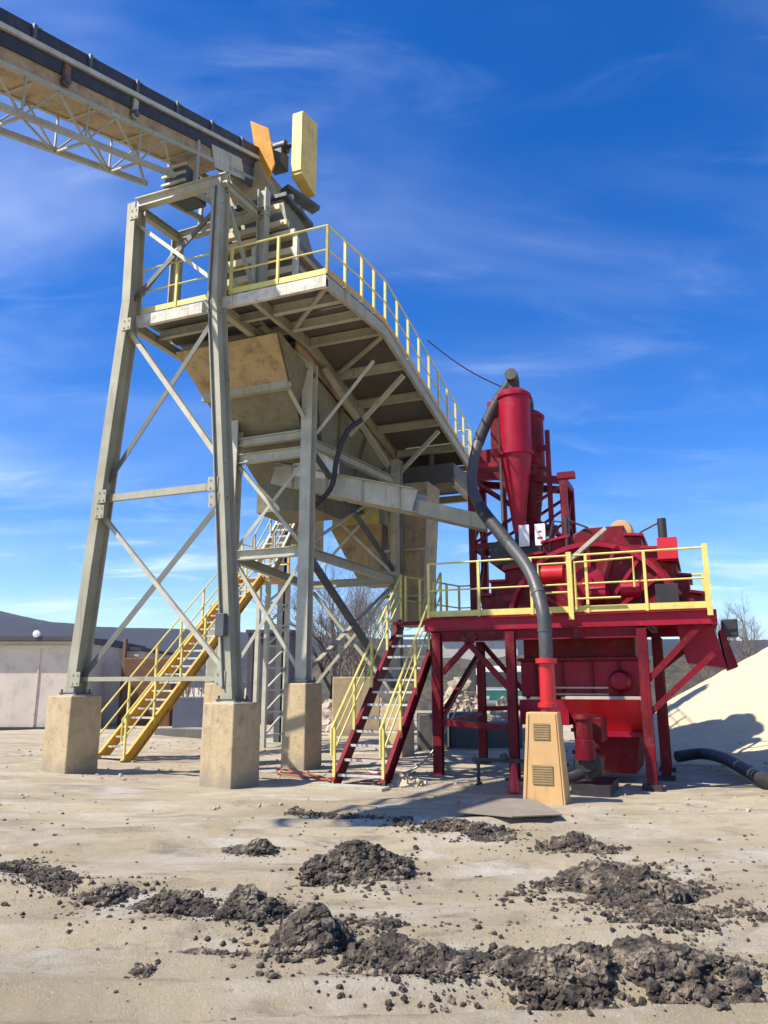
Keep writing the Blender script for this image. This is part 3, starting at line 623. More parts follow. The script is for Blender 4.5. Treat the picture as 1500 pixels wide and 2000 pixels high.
# black hose loop by the flume
o = MB().tube(curve([P(3.45, -1.5, 7.6), P(3.3, -1.2, 7.3), P(3.3, -.95, 6.7), P(3.3, -.8, 6.0), P(3.5, -.1, 5.5), P(4.2, .4, 5.3)]), .06, 10).build('water_hose', rubber, smooth=50)
tag(o, 'black water hose looping down across the pale flume', 'hose')

# discharge chutes
ch = empty('discharge_chute', P(6.8, -1, 3.3), 'tan steel discharge chute dropping behind the red staircase', 'chute')
MB().frustum((6.75, 7.6, -1.75, -.95, 3.2), (6.7, 7.7, -1.95, -.75, 6.9)).build('duct', tanp, ch)
for z_ in (3.9, 5.1, 6.2): MB().bar(P(6.66, -2.0, z_), P(6.66, -.75, z_), .06, .07, Z).build('rib', steel, ch)
MB().frustum((7.0, 7.8, -.5, .1, 4.3), (6.8, 8.2, -.6, .95, 5.9)).build('hopper', tanp, ch)
MB().box(6.85, 8.1, -.5, .9, 5.9, 6.5).build('hopper', yel, ch)  # yellow instead of tan: sunlight on the hopper top put into the colour
MB().box(8.0, 8.9, 2.2, 2.9, 5.6, 7.3).build('duct', tanp, ch)

# small red drive up left
o = MB().lathe(P(5.6, 2.0, 7.15), V, [(.03, 0), (.16, .02), (.16, .34), (.1, .36), (.1, .5)], 16).build('drive_motor', bred, smooth=40)
tag(o, 'small red and black drive motor hanging under the screen between the columns', 'motor')

# ------------------------------------------------------------------ conveyor
cv = empty('belt_conveyor', P(-8, 1.7, 0), 'long inclined belt conveyor on a lattice truss climbing to the tower from the left', 'conveyor')
SL = math.tan(R(21.3))
zb = lambda a: 13.72+a*SL           # belt line
A0, A1 = -8.2, 3.0
bn, bf = 1.15, 1.87
cz = lambda a, d: zb(a)+d
def seg(d, b, a0=A0, a1=A1): return P(a0, b, cz(a0, d)), P(a1, b, cz(a1, d))
# truss: top chord just under belt, bottom chord
for side, b_ in (('near', bn), ('far', bf)):
    m = MB(); m.angle(*seg(-.76, b_), .07, .012, Z); m.angle(*seg(-1.52, b_, A0, -.35), .085, .012, Z)
    ch_ = m.build('chord', steel, cv)
    m = MB(); st = 1.35; a_ = A0
    while a_ < -.6:
        m.bar(P(a_, b_, cz(a_, -1.5)), P(a_, b_, cz(a_, -.76)), .032, .032, U); m.bar(P(a_, b_, cz(a_, -1.5)), P(min(a_+st/2, -.4), b_, cz(min(a_+st/2, -.4), -.76)), .028, .028, U)
        m.bar(P(min(a_+st/2, -.4), b_, cz(min(a_+st/2, -.4), -.76)), P(min(a_+st, -.4), b_, cz(min(a_+st, -.4), -1.5)), .035, .035, U); a_ += st
    m.build('lattice', steel, cv)
m = MB(); a_ = A0
while a_ < -.5:
    m.bar(P(a_, bn, cz(a_, -1.52)), P(a_, bf, cz(a_, -1.52)), .04, .04, Z); m.bar(P(a_, bn, cz(a_, -1.52)), P(min(a_+1.35, -.4), bf, cz(min(a_+1.35, -.4), -1.52)), .03, .03, Z); a_ += 1.35
m.build('lattice', steel, cv)
# belts
m = MB(); q = [(bn+.06, .13), (bn+.22, 0.0), (bf-.22, 0.0), (bf-.06, .13)]
for i in range(3):
    (b0, h0), (b1, h1) = q[i], q[i+1]; m.add([P(A0, b0, cz(A0, h0)), P(A1, b0, cz(A1, h0)), P(A1, b1, cz(A1, h1)), P(A0, b1, cz(A0, h1)), P(A0, b0, cz(A0, h0+.02)), P(A1, b0, cz(A1, h0+.02)), P(A1, b1, cz(A1, h1+.02)), P(A0, b1, cz(A0, h1+.02))], [(3,2,1,0),(4,5,6,7),(0,1,5,4),(1,2,6,5),(2,3,7,6),(3,0,4,7)])
m.bar(*[P(a, (bn+bf)/2, cz(a, -.45)) for a in (A0, A1)], .6, .02, Z)
m.build('belt', rubber, cv)
MB().bar(*seg(.09, bn-.02), .04, .26, Z).build('side_skirt', blackm, cv)
MB().bar(*seg(-.10, bn-.06), .06, .09, Z).build('stringer', lsteel, cv)
MB().bar(*seg(-.16, bf+.05), .06, .16, Z).build('stringer', lsteel, cv)
MB().bar(*seg(-.28, bn-.01), .03, .24, Z).build('stringer', blackm, cv)  # black strip drawn in for the dark gap under the pale rail
# tan skirt plates under the belt
m = MB(); m.bar(*[P(a, bn+.03, cz(a, -.56)) for a in (A0, 1.4)], .02, .34, Z); m.bar(*[P(a, (bn+bf)/2, cz(a, -.73)) for a in (A0, 1.4)], bf-bn-.1, .02, Z)
m.build('skirt', tanp, cv)
a_ = A0+.2
while a_ < 1.3:
    MB().bar(P(a_, bn, cz(a_, -.755)), P(a_, bf, cz(a_, -.755)), .05, .035, Z).build('rib', steel, cv); a_ += 1.35
MB().bar(*seg(-.60, bn-.02, .9, 2.1), .03, .50, Z).build('side_guard', lsteel, cv)
a_ = A0+.4
while a_ < 2.6:
    m = MB()
    m.tube([P(a_, bn+.05, cz(a_, .08)), P(a_, bn+.22, cz(a_, -.06))], .055, 8); m.tube([P(a_, bn+.24, cz(a_, -.065)), P(a_, bf-.24, cz(a_, -.065))], .055, 8); m.tube([P(a_, bf-.22, cz(a_, -.06)), P(a_, bf-.05, cz(a_, .08))], .055, 8)
    it = m.build('idler', dsteel, cv, smooth=40)
    m = MB(); m.bar(P(a_, bn-.06, cz(a_, -.1)), P(a_, bn-.06, cz(a_, .24)), .05, .07, U); m.bar(P(a_, bn-.06, cz(a_, .2)), P(a_+.14, bn-.06, cz(a_, .26)), .03, .03, Z); m.bar(P(a_, bf+.06, cz(a_, -.1)), P(a_, bf+.06, cz(a_, .24)), .05, .07, U); m.build('bracket', dsteel, it)
    a_ += 1.22
for a_ in (-6.6, -5.0, -3.4, -1.7):
    MB().tube([P(a_, bn-.12, cz(a_, -.52)), P(a_, bf+.1, cz(a_, -.52))], .07, 10).build('return_roller', dsteel, cv, smooth=40)
    MB().bar(P(a_, bn-.05, cz(a_, -.2)), P(a_, bn-.05, cz(a_, -.62)), .05, .12, U).build('bracket', rust if a_ == -3.4 else steel, cv)
# head end
MB().lathe(P(A1, bn+.05, cz(A1, -.25)), V, [(.05, -.2), (.05, 0), (.29, .01), (.29, .62), (.05, .63), (.05, .8)], 24).build('head_pulley', blackm, cv, smooth=40)
m = MB(); m.prism([P(1.9, bn-.02, cz(1.9, -.9)), P(3.4, bn-.02, cz(3.0, -.9)), P(3.4, bn-.02, cz(3.0, .1)), P(2.6, bn-.02, cz(2.6, .1)), P(1.9, bn-.02, cz(1.9, -.5))], V*.03); m.build('head_plate', dsteel, cv)
m = MB(); m.prism([on(489, 236, a=2.75), on(524, 250, a=2.75), on(536, 318, a=2.75), on(524, 350, a=2.75), on(503, 330, a=2.75)], U*.05); m.build('splash_guard', orng, cv)
# head chute frame beneath
MB().frustum((2.5, 3.7, .35, 2.1, 13.05), (2.6, 3.7, 1.0, 2.0, 14.5)).build('head_chute', tanp, cv)
for a_ in (.35, 1.55, 2.9): MB().bar(P(a_, bn, 12.1), P(a_, bn, cz(a_, -.4)), .08, .08, U).build('support', steel, cv)
for a_ in (.35, 1.55): MB().bar(P(a_, bf, 12.1), P(a_, bf, cz(a_, -.4)), .08, .08, U).build('support', steel, cv)
m = MB(); m.bar(P(.3, bn, 12.15), P(3.7, bn-.2, 12.95), .08, .12, Z); m.build('support', steel, cv); MB().bar(P(.3, bf, 12.15), P(3.7, bf, 12.95), .08, .12, Z).build('support', steel, cv)
m = MB(); m.box(.1, .9, bn+.1, bf-.1, 12.18, 12.75); m.build('takeup_box', dsteel, cv)
for z_ in (12.3, 12.5, 12.7): MB().bar(P(.06, bn+.05, z_), P(.06, bf-.05, z_), .05, .05, Z).build('slat', lsteel, cv)

# belt guard and motor at the head
gd = empty('drive_guard', P(3.8, .3, 14.0), 'tall narrow pale yellow drive guard on top of the conveyor head', 'guard')
MB().hexa([P(3.2, .10, 14.3), P(4.0, .10, 14.15), P(4.0, .42, 14.15), P(3.2, .42, 14.3), P(3.2, .10, 16.15), P(4.0, .10, 16.35), P(4.0, .42, 16.35), P(3.2, .42, 16.15)]).build('cover', must, gd, bevel=.02)
MB().box(3.17, 3.19, .12, .40, 14.4, 16.1).build('lit_face', yel, gd)  # paler yellow than the cover: sunlight on the front face painted in
MB().bar(P(3.2, .6, 14.0), P(4.2, .2, 13.9), .3, .12, Z).build('bracket', dsteel, gd)
for a_ in (3.4, 4.0): MB().bar(P(a_, .5, 13.1), P(a_, .5, 14.1), .09, .09, U).build('bracket', lsteel, gd)
mo = empty('electric_motor', P(3.3, .9, 15.1), 'small dark electric motor with a pale cap left of the yellow drive guard', 'motor')
MB().lathe(P(3.35, .95, 15.35), -V, [(.05, -.1), (.17, -.09), (.17, .3), (.08, .31), (.05, .5)], 18).build('body', blackm, mo, smooth=40)
MB().lathe(P(3.35, 1.0, 15.35), V, [(.19, 0), (.19, .12), (.1, .2), (.02, .21)], 18).build('cap', whitep, mo, smooth=40)
MB().box(3.15, 3.55, .7, 1.1, 14.75, 15.2).build('base', dsteel, mo)

# ------------------------------------------------------------------ staircases
def stair(root, a0, a1, b0, b1, z0, z1, n_, strm, trm, rlm, sw=.24, rails=((0, 1), (1, 1)), mids=1):
    for k, b_ in enumerate((b0, b1)):
        MB().channel(P(a0, b_, z0), P(a1, b_, z1), .07, sw, up=Z, side=(1 if k == 0 else -1)).build('stringer', strm, root)
    lo, hi = min(b0, b1)+.04, max(b0, b1)-.04
    for k in range(n_):
        t = (k+.8)/n_; a_ = a0+(a1-a0)*t; z_ = z0+(z1-z0)*t
        o_ = MB().box(a_-.11, a_+.12, lo, hi, z_-.02, z_+.010).build('tread', trm[0], root); MB().box(a_-.135, a_-.112, lo, hi, z_-.028, z_+.014).build('nosing', trm[1], o_)
    for b_, _ in ((b0, 1), (b1, 1)):
        d = (P(a1, b_, z1)-P(a0, b_, z0)); m = MB(); p = P(a0, b_, z0+.08); q = P(a1, b_, z1+.08)
        m.tube([P(a0-.12, b_, z0+.5), P(a0-.12, b_, z0+.95), p+Z*.98, q+Z*.98], .022, 6); m.tube([p+Z*.5, q+Z*.5], .019, 6); m.tube([p+Z*.76, q+Z*.76], .012, 6) if mids > 1 else None
        rl = m.build('handrail', rlm, root, smooth=40)
        k = max(2, int(d.length/1.05))
        for i in range(k+1):
            t = i/k; x = p.lerp(q, t); MB().bar(x-Z*.06, x+Z*.98, .045, .045, V).build('post', rlm, rl)
ys = empty('yellow_staircase', P(2, 3.8, 0), 'deep yellow steel staircase rising behind the left tower leg', 'staircase')
stair(ys, 2.0, 7.4, 4.12, 3.38, .0, 4.75, 24, oyel, (oyel, galv), yel, .26)
MB().box(7.42, 8.7, 3.2, 4.3, 4.70, 4.76).build('landing', oyel, ys)
railing(ys, [P(7.45, 4.27, 4.76), P(8.65, 4.27, 4.76), P(8.65, 3.23, 4.76)], yel)
railing(ys, [P(7.5, 3.22, 4.76), P(8.6, 3.22, 4.76)], oyel)
for a_, b_ in ((7.5, 3.25), (8.65, 3.25), (7.5, 4.25), (8.65, 4.25)): MB().bar(P(a_, b_, -.1), P(a_, b_, 4.7), .12, .12, U).build('leg', lsteel, ys)
m = MB()
for k in range(7): m.bar(P(7.5, 3.25, .3+k*.62), P(8.65, 3.25, .3+k*.62), .05, .05, Z); m.bar(P(7.5, 3.25, .3+k*.62), P(8.65, 3.25, .92+k*.62), .05, .05, Z)
m.build('lattice', lsteel, ys)
us = empty('upper_staircase', P(7.6, 2.9, 4.7), 'pale upper flight of stairs climbing from the yellow landing to the screen', 'staircase')
stair(us, 6.6, 9.1, 3.2, 2.55, 4.8, 8.0, 14, lsteel, (galv, galv), lsteel, .2)

# ------------------------------------------------------------------ red plant: deck, staircase, tank, cyclones
rs = empty('red_staircase', P(.6, -2.8, 0), 'dark red staircase with pale yellow handrails leading to the red deck', 'staircase')
stair(rs, .55, 3.75, -2.32, -3.22, .0, 2.95, 13, dred, (dred, galv), yel, .25, mids=2)
MB().bar(P(.35, -2.2, .02), P(.35, -3.35, .02), .35, .06, Z).build('foot_plate', lsteel, rs)

rp = empty('red_plant_frame', P(4, -6, 0), 'crimson steel deck on legs with pale yellow guard rails round it', 'platform')
DZ = 2.95
def rleg(a, b, z1=DZ-.3, w_=.17):
    o = MB().ibeam(P(a, b, -.1), P(a, b, z1), w_, w_, .02, U).build('leg', dred, rp); MB().box(a-.16, a+.16, b-.16, b+.16, -.08, .03).build('base_plate', blackm, o)
for a_, b_ in ((2.62, -3.5), (2.62, -7.3), (5.8, -3.5), (5.8, -7.4), (4.2, -7.45), (2.62, -4.95), (5.8, -5.2)): rleg(a_, b_)
for a_ in (2.56, 6.1): MB().channel(P(a_, -3.25, DZ-.14), P(a_, -8.55, DZ-.14), .09, .24, up=Z, side=(1 if a_ > 3 else -1)).build('edge_beam', red, rp)
for b_ in (-3.3, -8.5): MB().channel(P(2.62, b_, DZ-.142), P(6.04, b_, DZ-.142), .09, .23, up=Z).build('edge_beam', dred, rp)
for b_ in (-4.4, -5.3, -6.3, -7.4): MB().ibeam(P(2.66, b_, DZ-.16), P(6.0, b_, DZ-.16), .1, .18, .014, Z).build('cross_beam', dred, rp)
MB().box(2.58, 3.42, -8.5, -3.3, DZ-.02, DZ+.015).build('deck_plate', dred, rp); MB().box(3.43, 6.1, -4.1, -3.3, DZ-.02, DZ+.014).build('deck_plate', dred, rp); MB().box(5.3, 6.1, -8.5, -4.11, DZ-.02, DZ+.014).build('deck_plate', dred, rp)
MB().box(3.3, 4.2, -3.29, -2.3, DZ-.05, DZ+.012).build('deck_plate', dred, rp)
MB().ibeam(P(2.62, -3.58, 2.6), P(2.62, -7.24, 2.6), .12, .22, .016, Z).build('edge_beam', dred, rp)
for p, q in (((2.62, -3.6, 1.9), (2.62, -4.3, 2.6)), ((2.62, -4.9, 1.6), (2.62, -4.0, 2.6)), ((5.8, -3.55, 2.6), (5.8, -4.6, 1.4)), ((2.62, -7.35, 1.75), (2.62, -8.3, 2.7)), ((2.62, -7.35, 1.2), (2.62, -8.45, 2.2)), ((2.7, -3.5, .95), (5.7, -3.5, 1.05)), ((2.7, -3.5, 1.0), (5.7, -3.5, 2.4)), ((2.62, -3.55, .98), (2.62, -4.9, .9)), ((5.8, -5.1, 1.2), (5.8, -3.6, 1.15)), ((4.25, -7.4, 1.9), (4.25, -8.45, 2.7))):
    MB().bar(P(*p), P(*q), .10, .10, U).build('brace', dred, rp)
railing(rp, [P(2.6, -3.35, DZ), P(2.6, -8.45, DZ), P(6.0, -8.45, DZ)], yel, sp=1.02, h=1.07)
railing(rp, [P(3.95, -2.35, DZ), P(6.0, -2.95, DZ), P(6.0, -3.6, DZ)], yel, sp=.6, toe=False)
railing(rp, [P(6.04, -5.9, DZ), P(6.04, -8.4, DZ)], yel, toe=False)
# yellow swing gate and doubled posts in the middle
m = MB(); z0 = DZ
m.tube([P(2.5, -5.55, z0+.38), P(2.5, -6.1, z0+.38), P(2.5, -6.1, z0+.92), P(2.5, -5.55, z0+.92), P(2.5, -5.55, z0+.38)], .024, 6)
m.tube([P(2.5, -6.22, z0+.05), P(2.5, -6.22, z0+.92), P(2.5, -7.25, z0+.95), P(2.5, -7.25, z0+.42)], .022, 6); m.tube([P(2.5, -6.22, z0+.25), P(2.5, -7.0, z0+.25)], .02, 6)
m.build('gate', yel, rp, smooth=40)
for b_ in (-6.12, -8.45): MB().bar(P(2.53, b_, DZ-.12), P(2.53, b_, DZ+1.12), .11, .09, V).build('gate_post', yel, rp)

# stepped hood of the washing wheel
hd = empty('washing_wheel', P(4.3, -6.35, 2.9), 'crimson stepped half-round hood of the sand washing wheel standing on the deck', 'washing machine')
prof = [(-4.15, 3.0), (-4.15, 3.45), (-4.35, 3.45), (-4.35, 3.72), (-4.65, 3.72), (-4.65, 3.95), (-5.0, 4.0), (-5.0, 4.2), (-5.45, 4.25), (-5.45, 4.45), (-5.95, 4.55), (-6.3, 4.72), (-7.05, 4.72), (-7.05, 4.50), (-7.35, 4.47), (-7.35, 4.22), (-7.62, 4.2), (-7.62, 3.98), (-7.95, 3.92), (-7.95, 3.68), (-8.15, 3.64), (-8.15, 3.35), (-8.35, 3.3), (-8.35, 3.0)]
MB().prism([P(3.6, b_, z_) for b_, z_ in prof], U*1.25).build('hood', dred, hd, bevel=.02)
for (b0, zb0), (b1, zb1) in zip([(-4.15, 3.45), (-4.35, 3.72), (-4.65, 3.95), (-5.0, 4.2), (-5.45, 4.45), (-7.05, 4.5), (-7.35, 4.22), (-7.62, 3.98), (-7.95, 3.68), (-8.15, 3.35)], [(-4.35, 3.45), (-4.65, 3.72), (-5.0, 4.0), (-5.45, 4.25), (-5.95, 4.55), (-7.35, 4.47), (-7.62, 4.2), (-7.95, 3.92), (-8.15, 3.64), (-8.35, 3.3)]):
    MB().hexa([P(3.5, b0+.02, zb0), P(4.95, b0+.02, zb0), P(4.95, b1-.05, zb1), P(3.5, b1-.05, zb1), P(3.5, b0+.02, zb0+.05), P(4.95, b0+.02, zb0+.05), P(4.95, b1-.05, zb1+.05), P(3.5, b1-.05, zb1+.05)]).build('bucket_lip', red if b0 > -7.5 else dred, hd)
c = P(3.6, -6.35, 2.75)
for k in range(9):
    t = R(18+k*18); MB().bar(c-U*.05+(-V*math.cos(t)+Z*math.sin(t))*.45-U*.0, c-U*.05+(-V*math.cos(t)+Z*math.sin(t))*(1.62 if k not in (0, 8) else 1.5), .07, .08, U).build('spoke', red, hd)
m = MB()
for k in range(24):
    t0, t1 = R(5+k*170/24), R(5+(k+1)*170/24); rr_ = 1.62
    m.bar(c-U*.09+(-V*math.cos(t0)+Z*math.sin(t0))*rr_, c-U*.09+(-V*math.cos(t1)+Z*math.sin(t1))*rr_, .09, .10, U)
m.build('rim', red, hd)
q_ = on(1212, 1036, a=4.4)
MB().lathe(q_, U, [(.05, 0), (.21, .01), (.24, .1), (.24, .5), (.05, .52)], 24).build('shaft_cover', tanbox, hd, smooth=40)
MB().lathe(P(3.3, -6.35, 3.6), U, [(.08, -.1), (.1, 0), (.3, .02), (.3, .28)], 24).build('bearing', red, hd, smooth=40)
o = MB().lathe(P(3.05, -5.55, 3.75), -V, [(.04, -.05), (.17, -.03), (.17, .38), (.06, .4)], 18).build('gear_motor', bred, hd, smooth=40)
MB().lathe(P(3.1, -6.35, 3.35), -V, [(.04, -.05), (.15, -.03), (.17, .1), (.17, .34), (.05, .4)], 18).build('gear_motor', red, hd, smooth=40)
MB().lathe(P(3.1, -7.0, 3.4), -V, [(.05, -.05), (.15, -.03), (.15, .3), (.05, .32)], 18).build('gear_motor', red, hd, smooth=40)
MB().bar(P(3.2, -5.95, 3.95), P(3.2, -6.75, 4.6), .07, .16, U).build('strut', lsteel, hd)
MB().box(3.2, 3.55, -8.0, -7.65, 3.95, 4.35).build('side_panel', bred, hd); MB().box(3.3, 3.5, -7.95, -7.55, 3.1, 3.5).build('side_panel', blackm, hd)
for b_, zt in ((-5.95, 4.95), (-7.75, 4.78)):
    MB().tube([P(3.55, b_, 4.0), P(3.55, b_, zt)], [.045, .045] if b_ > -7 else [.085, .085], 10).build('damper', blackm, hd, smooth=40)
    s_ = -1 if b_ > -7 else 1; MB().tube([P(3.55, b_, zt-.04), P(3.55, b_+.42*s_, zt-.24)], .022, 6).build('link_rod', blackm, hd, smooth=40)
MB().tube([P(3.55, -5.95, 4.85), P(3.55, -5.7, 4.9), P(3.55, -5.6, 4.5), P(3.55, -5.6, 4.1)], .025, 6).build('link_rod', blackm, hd, smooth=40)

# tank below the deck
tk = empty('wash_tank', P(3.6, -6.2, 0), 'dark crimson tank and tapered sump slung below the red deck', 'tank')
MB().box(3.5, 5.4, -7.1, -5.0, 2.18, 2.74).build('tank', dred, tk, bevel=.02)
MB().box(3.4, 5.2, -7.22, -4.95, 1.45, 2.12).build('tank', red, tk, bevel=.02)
MB().box(3.35, 5.25, -7.26, -4.9, 2.12, 2.18).build('flange', dred, tk)
MB().frustum((3.2, 4.8, -7.0, -6.0, .12), (3.1, 5.1, -7.22, -5.9, 1.40)).build('sump', dred, tk, bevel=.01)
MB().hexa([P(2.9, -7.2, .85), P(2.96, -7.2, .85), P(2.96, -6.1, .85), P(2.9, -6.1, .85), P(2.60, -7.2, 1.42), P(2.66, -7.2, 1.42), P(2.66, -5.85, 1.42), P(2.6, -5.85, 1.42)]).build('chute_plate', bred, tk)  # brighter red than the sump: sunlight on this plate put into the colour
MB().box(2.68, 3.0, -7.3, -5.9, 1.40, 1.47).build('flange', lsteel, tk); MB().box(2.75, 3.0, -7.3, -6.1, .78, .86).build('flange', red, tk)
m = MB().box(2.98, 3.4, -5.9, -5.0, .95, 1.4); m.build('side_box', red, tk)
MB().lathe(P(3.2, -6.82, 1.74), U, [(.04, -.12), (.15, -.1), (.2, 0), (.2, .3)], 20).build('drive_motor', red, tk, smooth=40)
for z_ in (1.62, 1.5): MB().bar(P(3.3, -5.6, z_), P(3.3, -6.6, z_), .03, .03, Z).build('rod', lsteel, tk)
for k, b_ in enumerate((-5.25, -5.75, -6.3, -6.8)): MB().bar(P(3.38, b_, 1.46), P(3.38, b_, 2.1), .05, .05, U).build('rib', dred, tk)

# pump and riser
pm = empty('slurry_pump', P(1.5, -5.9, 0), 'dark red slurry pump with a tall bright red riser pipe behind the ochre box', 'pump')
MB().lathe(P(1.25, -5.86, .35), Z, [(.13, 0), (.13, .95), (.17, .96), (.17, 1.03), (.13, 1.04), (.13, 1.66), (.18, 1.67), (.18, 1.75)], 20).build('riser_pipe', bred, pm, smooth=30)
MB().tube(curve([P(1.25, -5.86, .4), P(1.25, -5.9, .25), P(1.35, -6.1, .22), P(1.5, -6.35, .3)]), .09, 12).build('elbow', blackm, pm, smooth=40)
MB().lathe(P(1.4, -6.42, .42), U, [(.1, -.12), (.12, 0), (.22, .02), (.24, .1), (.22, .24), (.1, .26)], 24).build('casing', blackm, pm, smooth=35)
MB().lathe(P(1.8, -6.42, .42), U, [(.1, 0), (.17, .1), (.17, .6), (.1, .62)], 16).build('bearing_housing', dred, pm, smooth=35)
MB().lathe(P(1.35, -6.40, .5), Z, [(.16, 0), (.16, .3), (.13, .31), (.13, .62), (.17, .63), (.17, .7)], 18).build('motor', dred, pm, smooth=35)
MB().box(1.3, 2.6, -6.75, -6.15, -.05, .12).build('skid', blackm, pm)
MB().box(1.6, 2.3, -6.65, -6.25, .75, 1.15).build('belt_guard', dred, pm, bevel=.02)
for z_ in (.6, .95): MB().bar(P(1.45, -6.2, z_), P(2.6, -6.3, z_), .06, .06, Z).build('bracket', dred, pm)

# feed hose up to the cyclones
h_ = [P(1.25, -5.86, 2.06), P(1.25, -5.86, 2.5), on(1059, 1190, a=1.3), on(1034, 1115, a=1.7), on(980, 1045, a=2.4), on(938, 990, a=3.0), on(922, 940, a=3.5), on(934, 865, a=4.0), on(968, 790, a=4.5), on(996, 748, a=4.75)]
hs_ = curve(h_, 7)
o = MB().tube(hs_, .115, 14).build('feed_hose', hosem, smooth=50); tag(o, 'thick grey feed hose curving from the red riser up to the cyclones', 'hose')
for i in range(8, len(hs_)-6, 9):
    d = (hs_[i+1]-hs_[i]).normalized(); MB().lathe(hs_[i], d, [(.125, -.02), (.125, .02)], 14).build('clamp', dsteel, o, smooth=40)
mh = MB().tube([hs_[k] for k in range(26, 36)], .128, 14); mh.build('rubber_sleeve', rubber, o, smooth=50)
mh = MB().tube([hs_[k] for k in range(49, 63)], .128, 14); mh.build('rubber_sleeve', rubber, o, smooth=50)

# lattice tower carrying the cyclones
lt = empty('cyclone_stand', P(5.3, -4.7, 2.95), 'dark crimson braced stand on the deck carrying the two cyclones', 'stand')
la = [(4.95, -3.62), (4.95, -5.72), (5.95, -3.62), (5.95, -5.72)]
for a_, b_ in la: MB().bar(P(a_, b_, DZ), P(a_, b_, 6.5 if b_ > -5 else 6.15), .15, .15, U).build('post', dred, lt)
for i, j in ((0, 1), (2, 3), (0, 2), (1, 3)):
    (a0, b0), (a1, b1) = la[i], la[j]; z1 = 6.45 if b0 > -5 else 6.1; z2 = 6.45 if b1 > -5 else 6.1
    MB().bar(P(a0, b0, z1), P(a1, b1, z2), .13, .16, Z).build('beam', dred, lt); MB().bar(P(a0, b0, 4.75), P(a1, b1, 4.75), .1, .12, Z).build('beam', dred, lt)
    for s_, e_ in (((a0, b0, 4.8), (a1, b1, z2-.1)), ((a0, b0, z1-.1), (a1, b1, 4.8)), ((a0, b0, 3.05), (a1, b1, 4.7)), ((a0, b0, 4.7), (a1, b1, 3.05))):
        MB().bar(P(*s_), P(*e_), .06, .06, U).build('brace', dred, lt)
    MB().bar(P(a0, (b0+b1)/2, 4.8), P(a1, b1, (4.8+z2)/2), .05, .05, U).build('brace', dred, lt)
MB().bar(P(4.95, -5.6, 6.2), P(4.95, -5.98, 6.2), .2, .14, Z).build('beam', dred, lt)
MB().box(4.85, 6.05, -5.2, -3.6, 6.56, 6.66).build('top_plate', red, lt)
MB().box(4.9, 5.9, -4.35, -3.75, 6.66, 7.0).build('overflow_box', dred, lt)
def cyclone(a, b, zt, s_, label, m_):
    o = empty('hydrocyclone', P(a, b, zt-3.6*s_), label, 'cyclone', 'crimson hydrocyclones above the deck')
    MB().lathe(P(a, b, zt-3.6*s_), Z, [(.11*s_, 0), (.13*s_, .1*s_), (.34*s_, 1.75*s_), (.39*s_, 1.75*s_), (.39*s_, 1.83*s_), (.355*s_, 1.83*s_), (.355*s_, 3.1*s_), (.39*s_, 3.1*s_), (.39*s_, 3.18*s_), (.25*s_, 3.3*s_)], 28).build('body', m_, o, smooth=30)
    MB().tube(curve([P(a, b, zt-.4*s_), P(a, b, zt-.12*s_), P(a-.08*s_, b, zt+.0*s_), P(a-.26*s_, b, zt+.02*s_)]), .14*s_, 12).build('vortex_pipe', blackm, o, smooth=40)
    MB().box(a-.14, a+.14, b+.25*s_, b+.6*s_, zt-.85*s_, zt-.5*s_).build('inlet', m_, o, bevel=.02)
    MB().lathe(P(a, b, zt-3.75*s_), Z, [(.10*s_, 0), (.10*s_, .16*s_)], 16).build('spigot', rubber, o, smooth=40)
    return o
cyclone(4.55, -4.78, 8.5, 1.0, 'taller crimson hydrocyclone with the black bent pipe on top', red)
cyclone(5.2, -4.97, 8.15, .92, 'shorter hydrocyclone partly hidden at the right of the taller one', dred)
for b_ in (-4.38, -5.42):
    MB().bar(P(4.95, b_, 4.8), P(4.95, b_, 7.9 if b_ > -5 else 7.3), .1, .1, U).build('post', dred, lt)
for z_ in (6.9, 7.7): MB().bar(P(4.97, -4.3, z_), P(4.97, -5.45 if z_ < 7 else -4.9, z_), .09, .12, Z).build('beam', dred, lt)
MB().box(4.9, 5.3, -4.62, -4.12, 6.75, 7.85).build('overflow_box', dred, lt, bevel=.02)
MB().tube([P(4.55, -4.42, 5.2), P(4.55, -4.42, 7.9)], .03, 8).build('standpipe', lsteel, lt, smooth=40)
MB().lathe(P(5.3, -5.1, 5.0), Z, [(.4, 0), (.42, .12), (.42, .14)], 24).build('launder', dred, lt, smooth=30)
MB().box(4.2, 5.2, -5.3, -4.2, 4.25, 4.65).build('launder', blackm, lt)
for nm, b_, lb in (('sign_board', -4.98, 'left one of two small white boards hung under the cyclones'), ('sign_board', -5.32, 'right one of two small white boards hung under the cyclones, red smear on it')):
    o = MB().box(4.08, 4.1, b_-.11, b_+.11, 4.52, 4.98).build(nm, whitep, bevel=.004); tag(o, lb, 'board', 'small white boards under the cyclones')
    if b_ < -5.1: MB().box(4.072, 4.079, b_-.05, b_+.06, 4.66, 4.70).build('mark', bred, o); MB().box(4.072, 4.079, b_-.03, b_+.04, 4.80, 4.83).build('mark', bred, o)
# signal cable from the walkway to the cyclones
A_, B_ = on(835, 665, a=4.2), P(4.6, -4.6, 8.3)
o = MB().tube([A_.lerp(B_, t/10)-Z*(.12*math.sin(math.pi*t/10)) for t in range(11)], .016, 5).build('cable', blackm, smooth=60); tag(o, 'thin dark cable slung from the walkway railing to the cyclone top', 'cable')

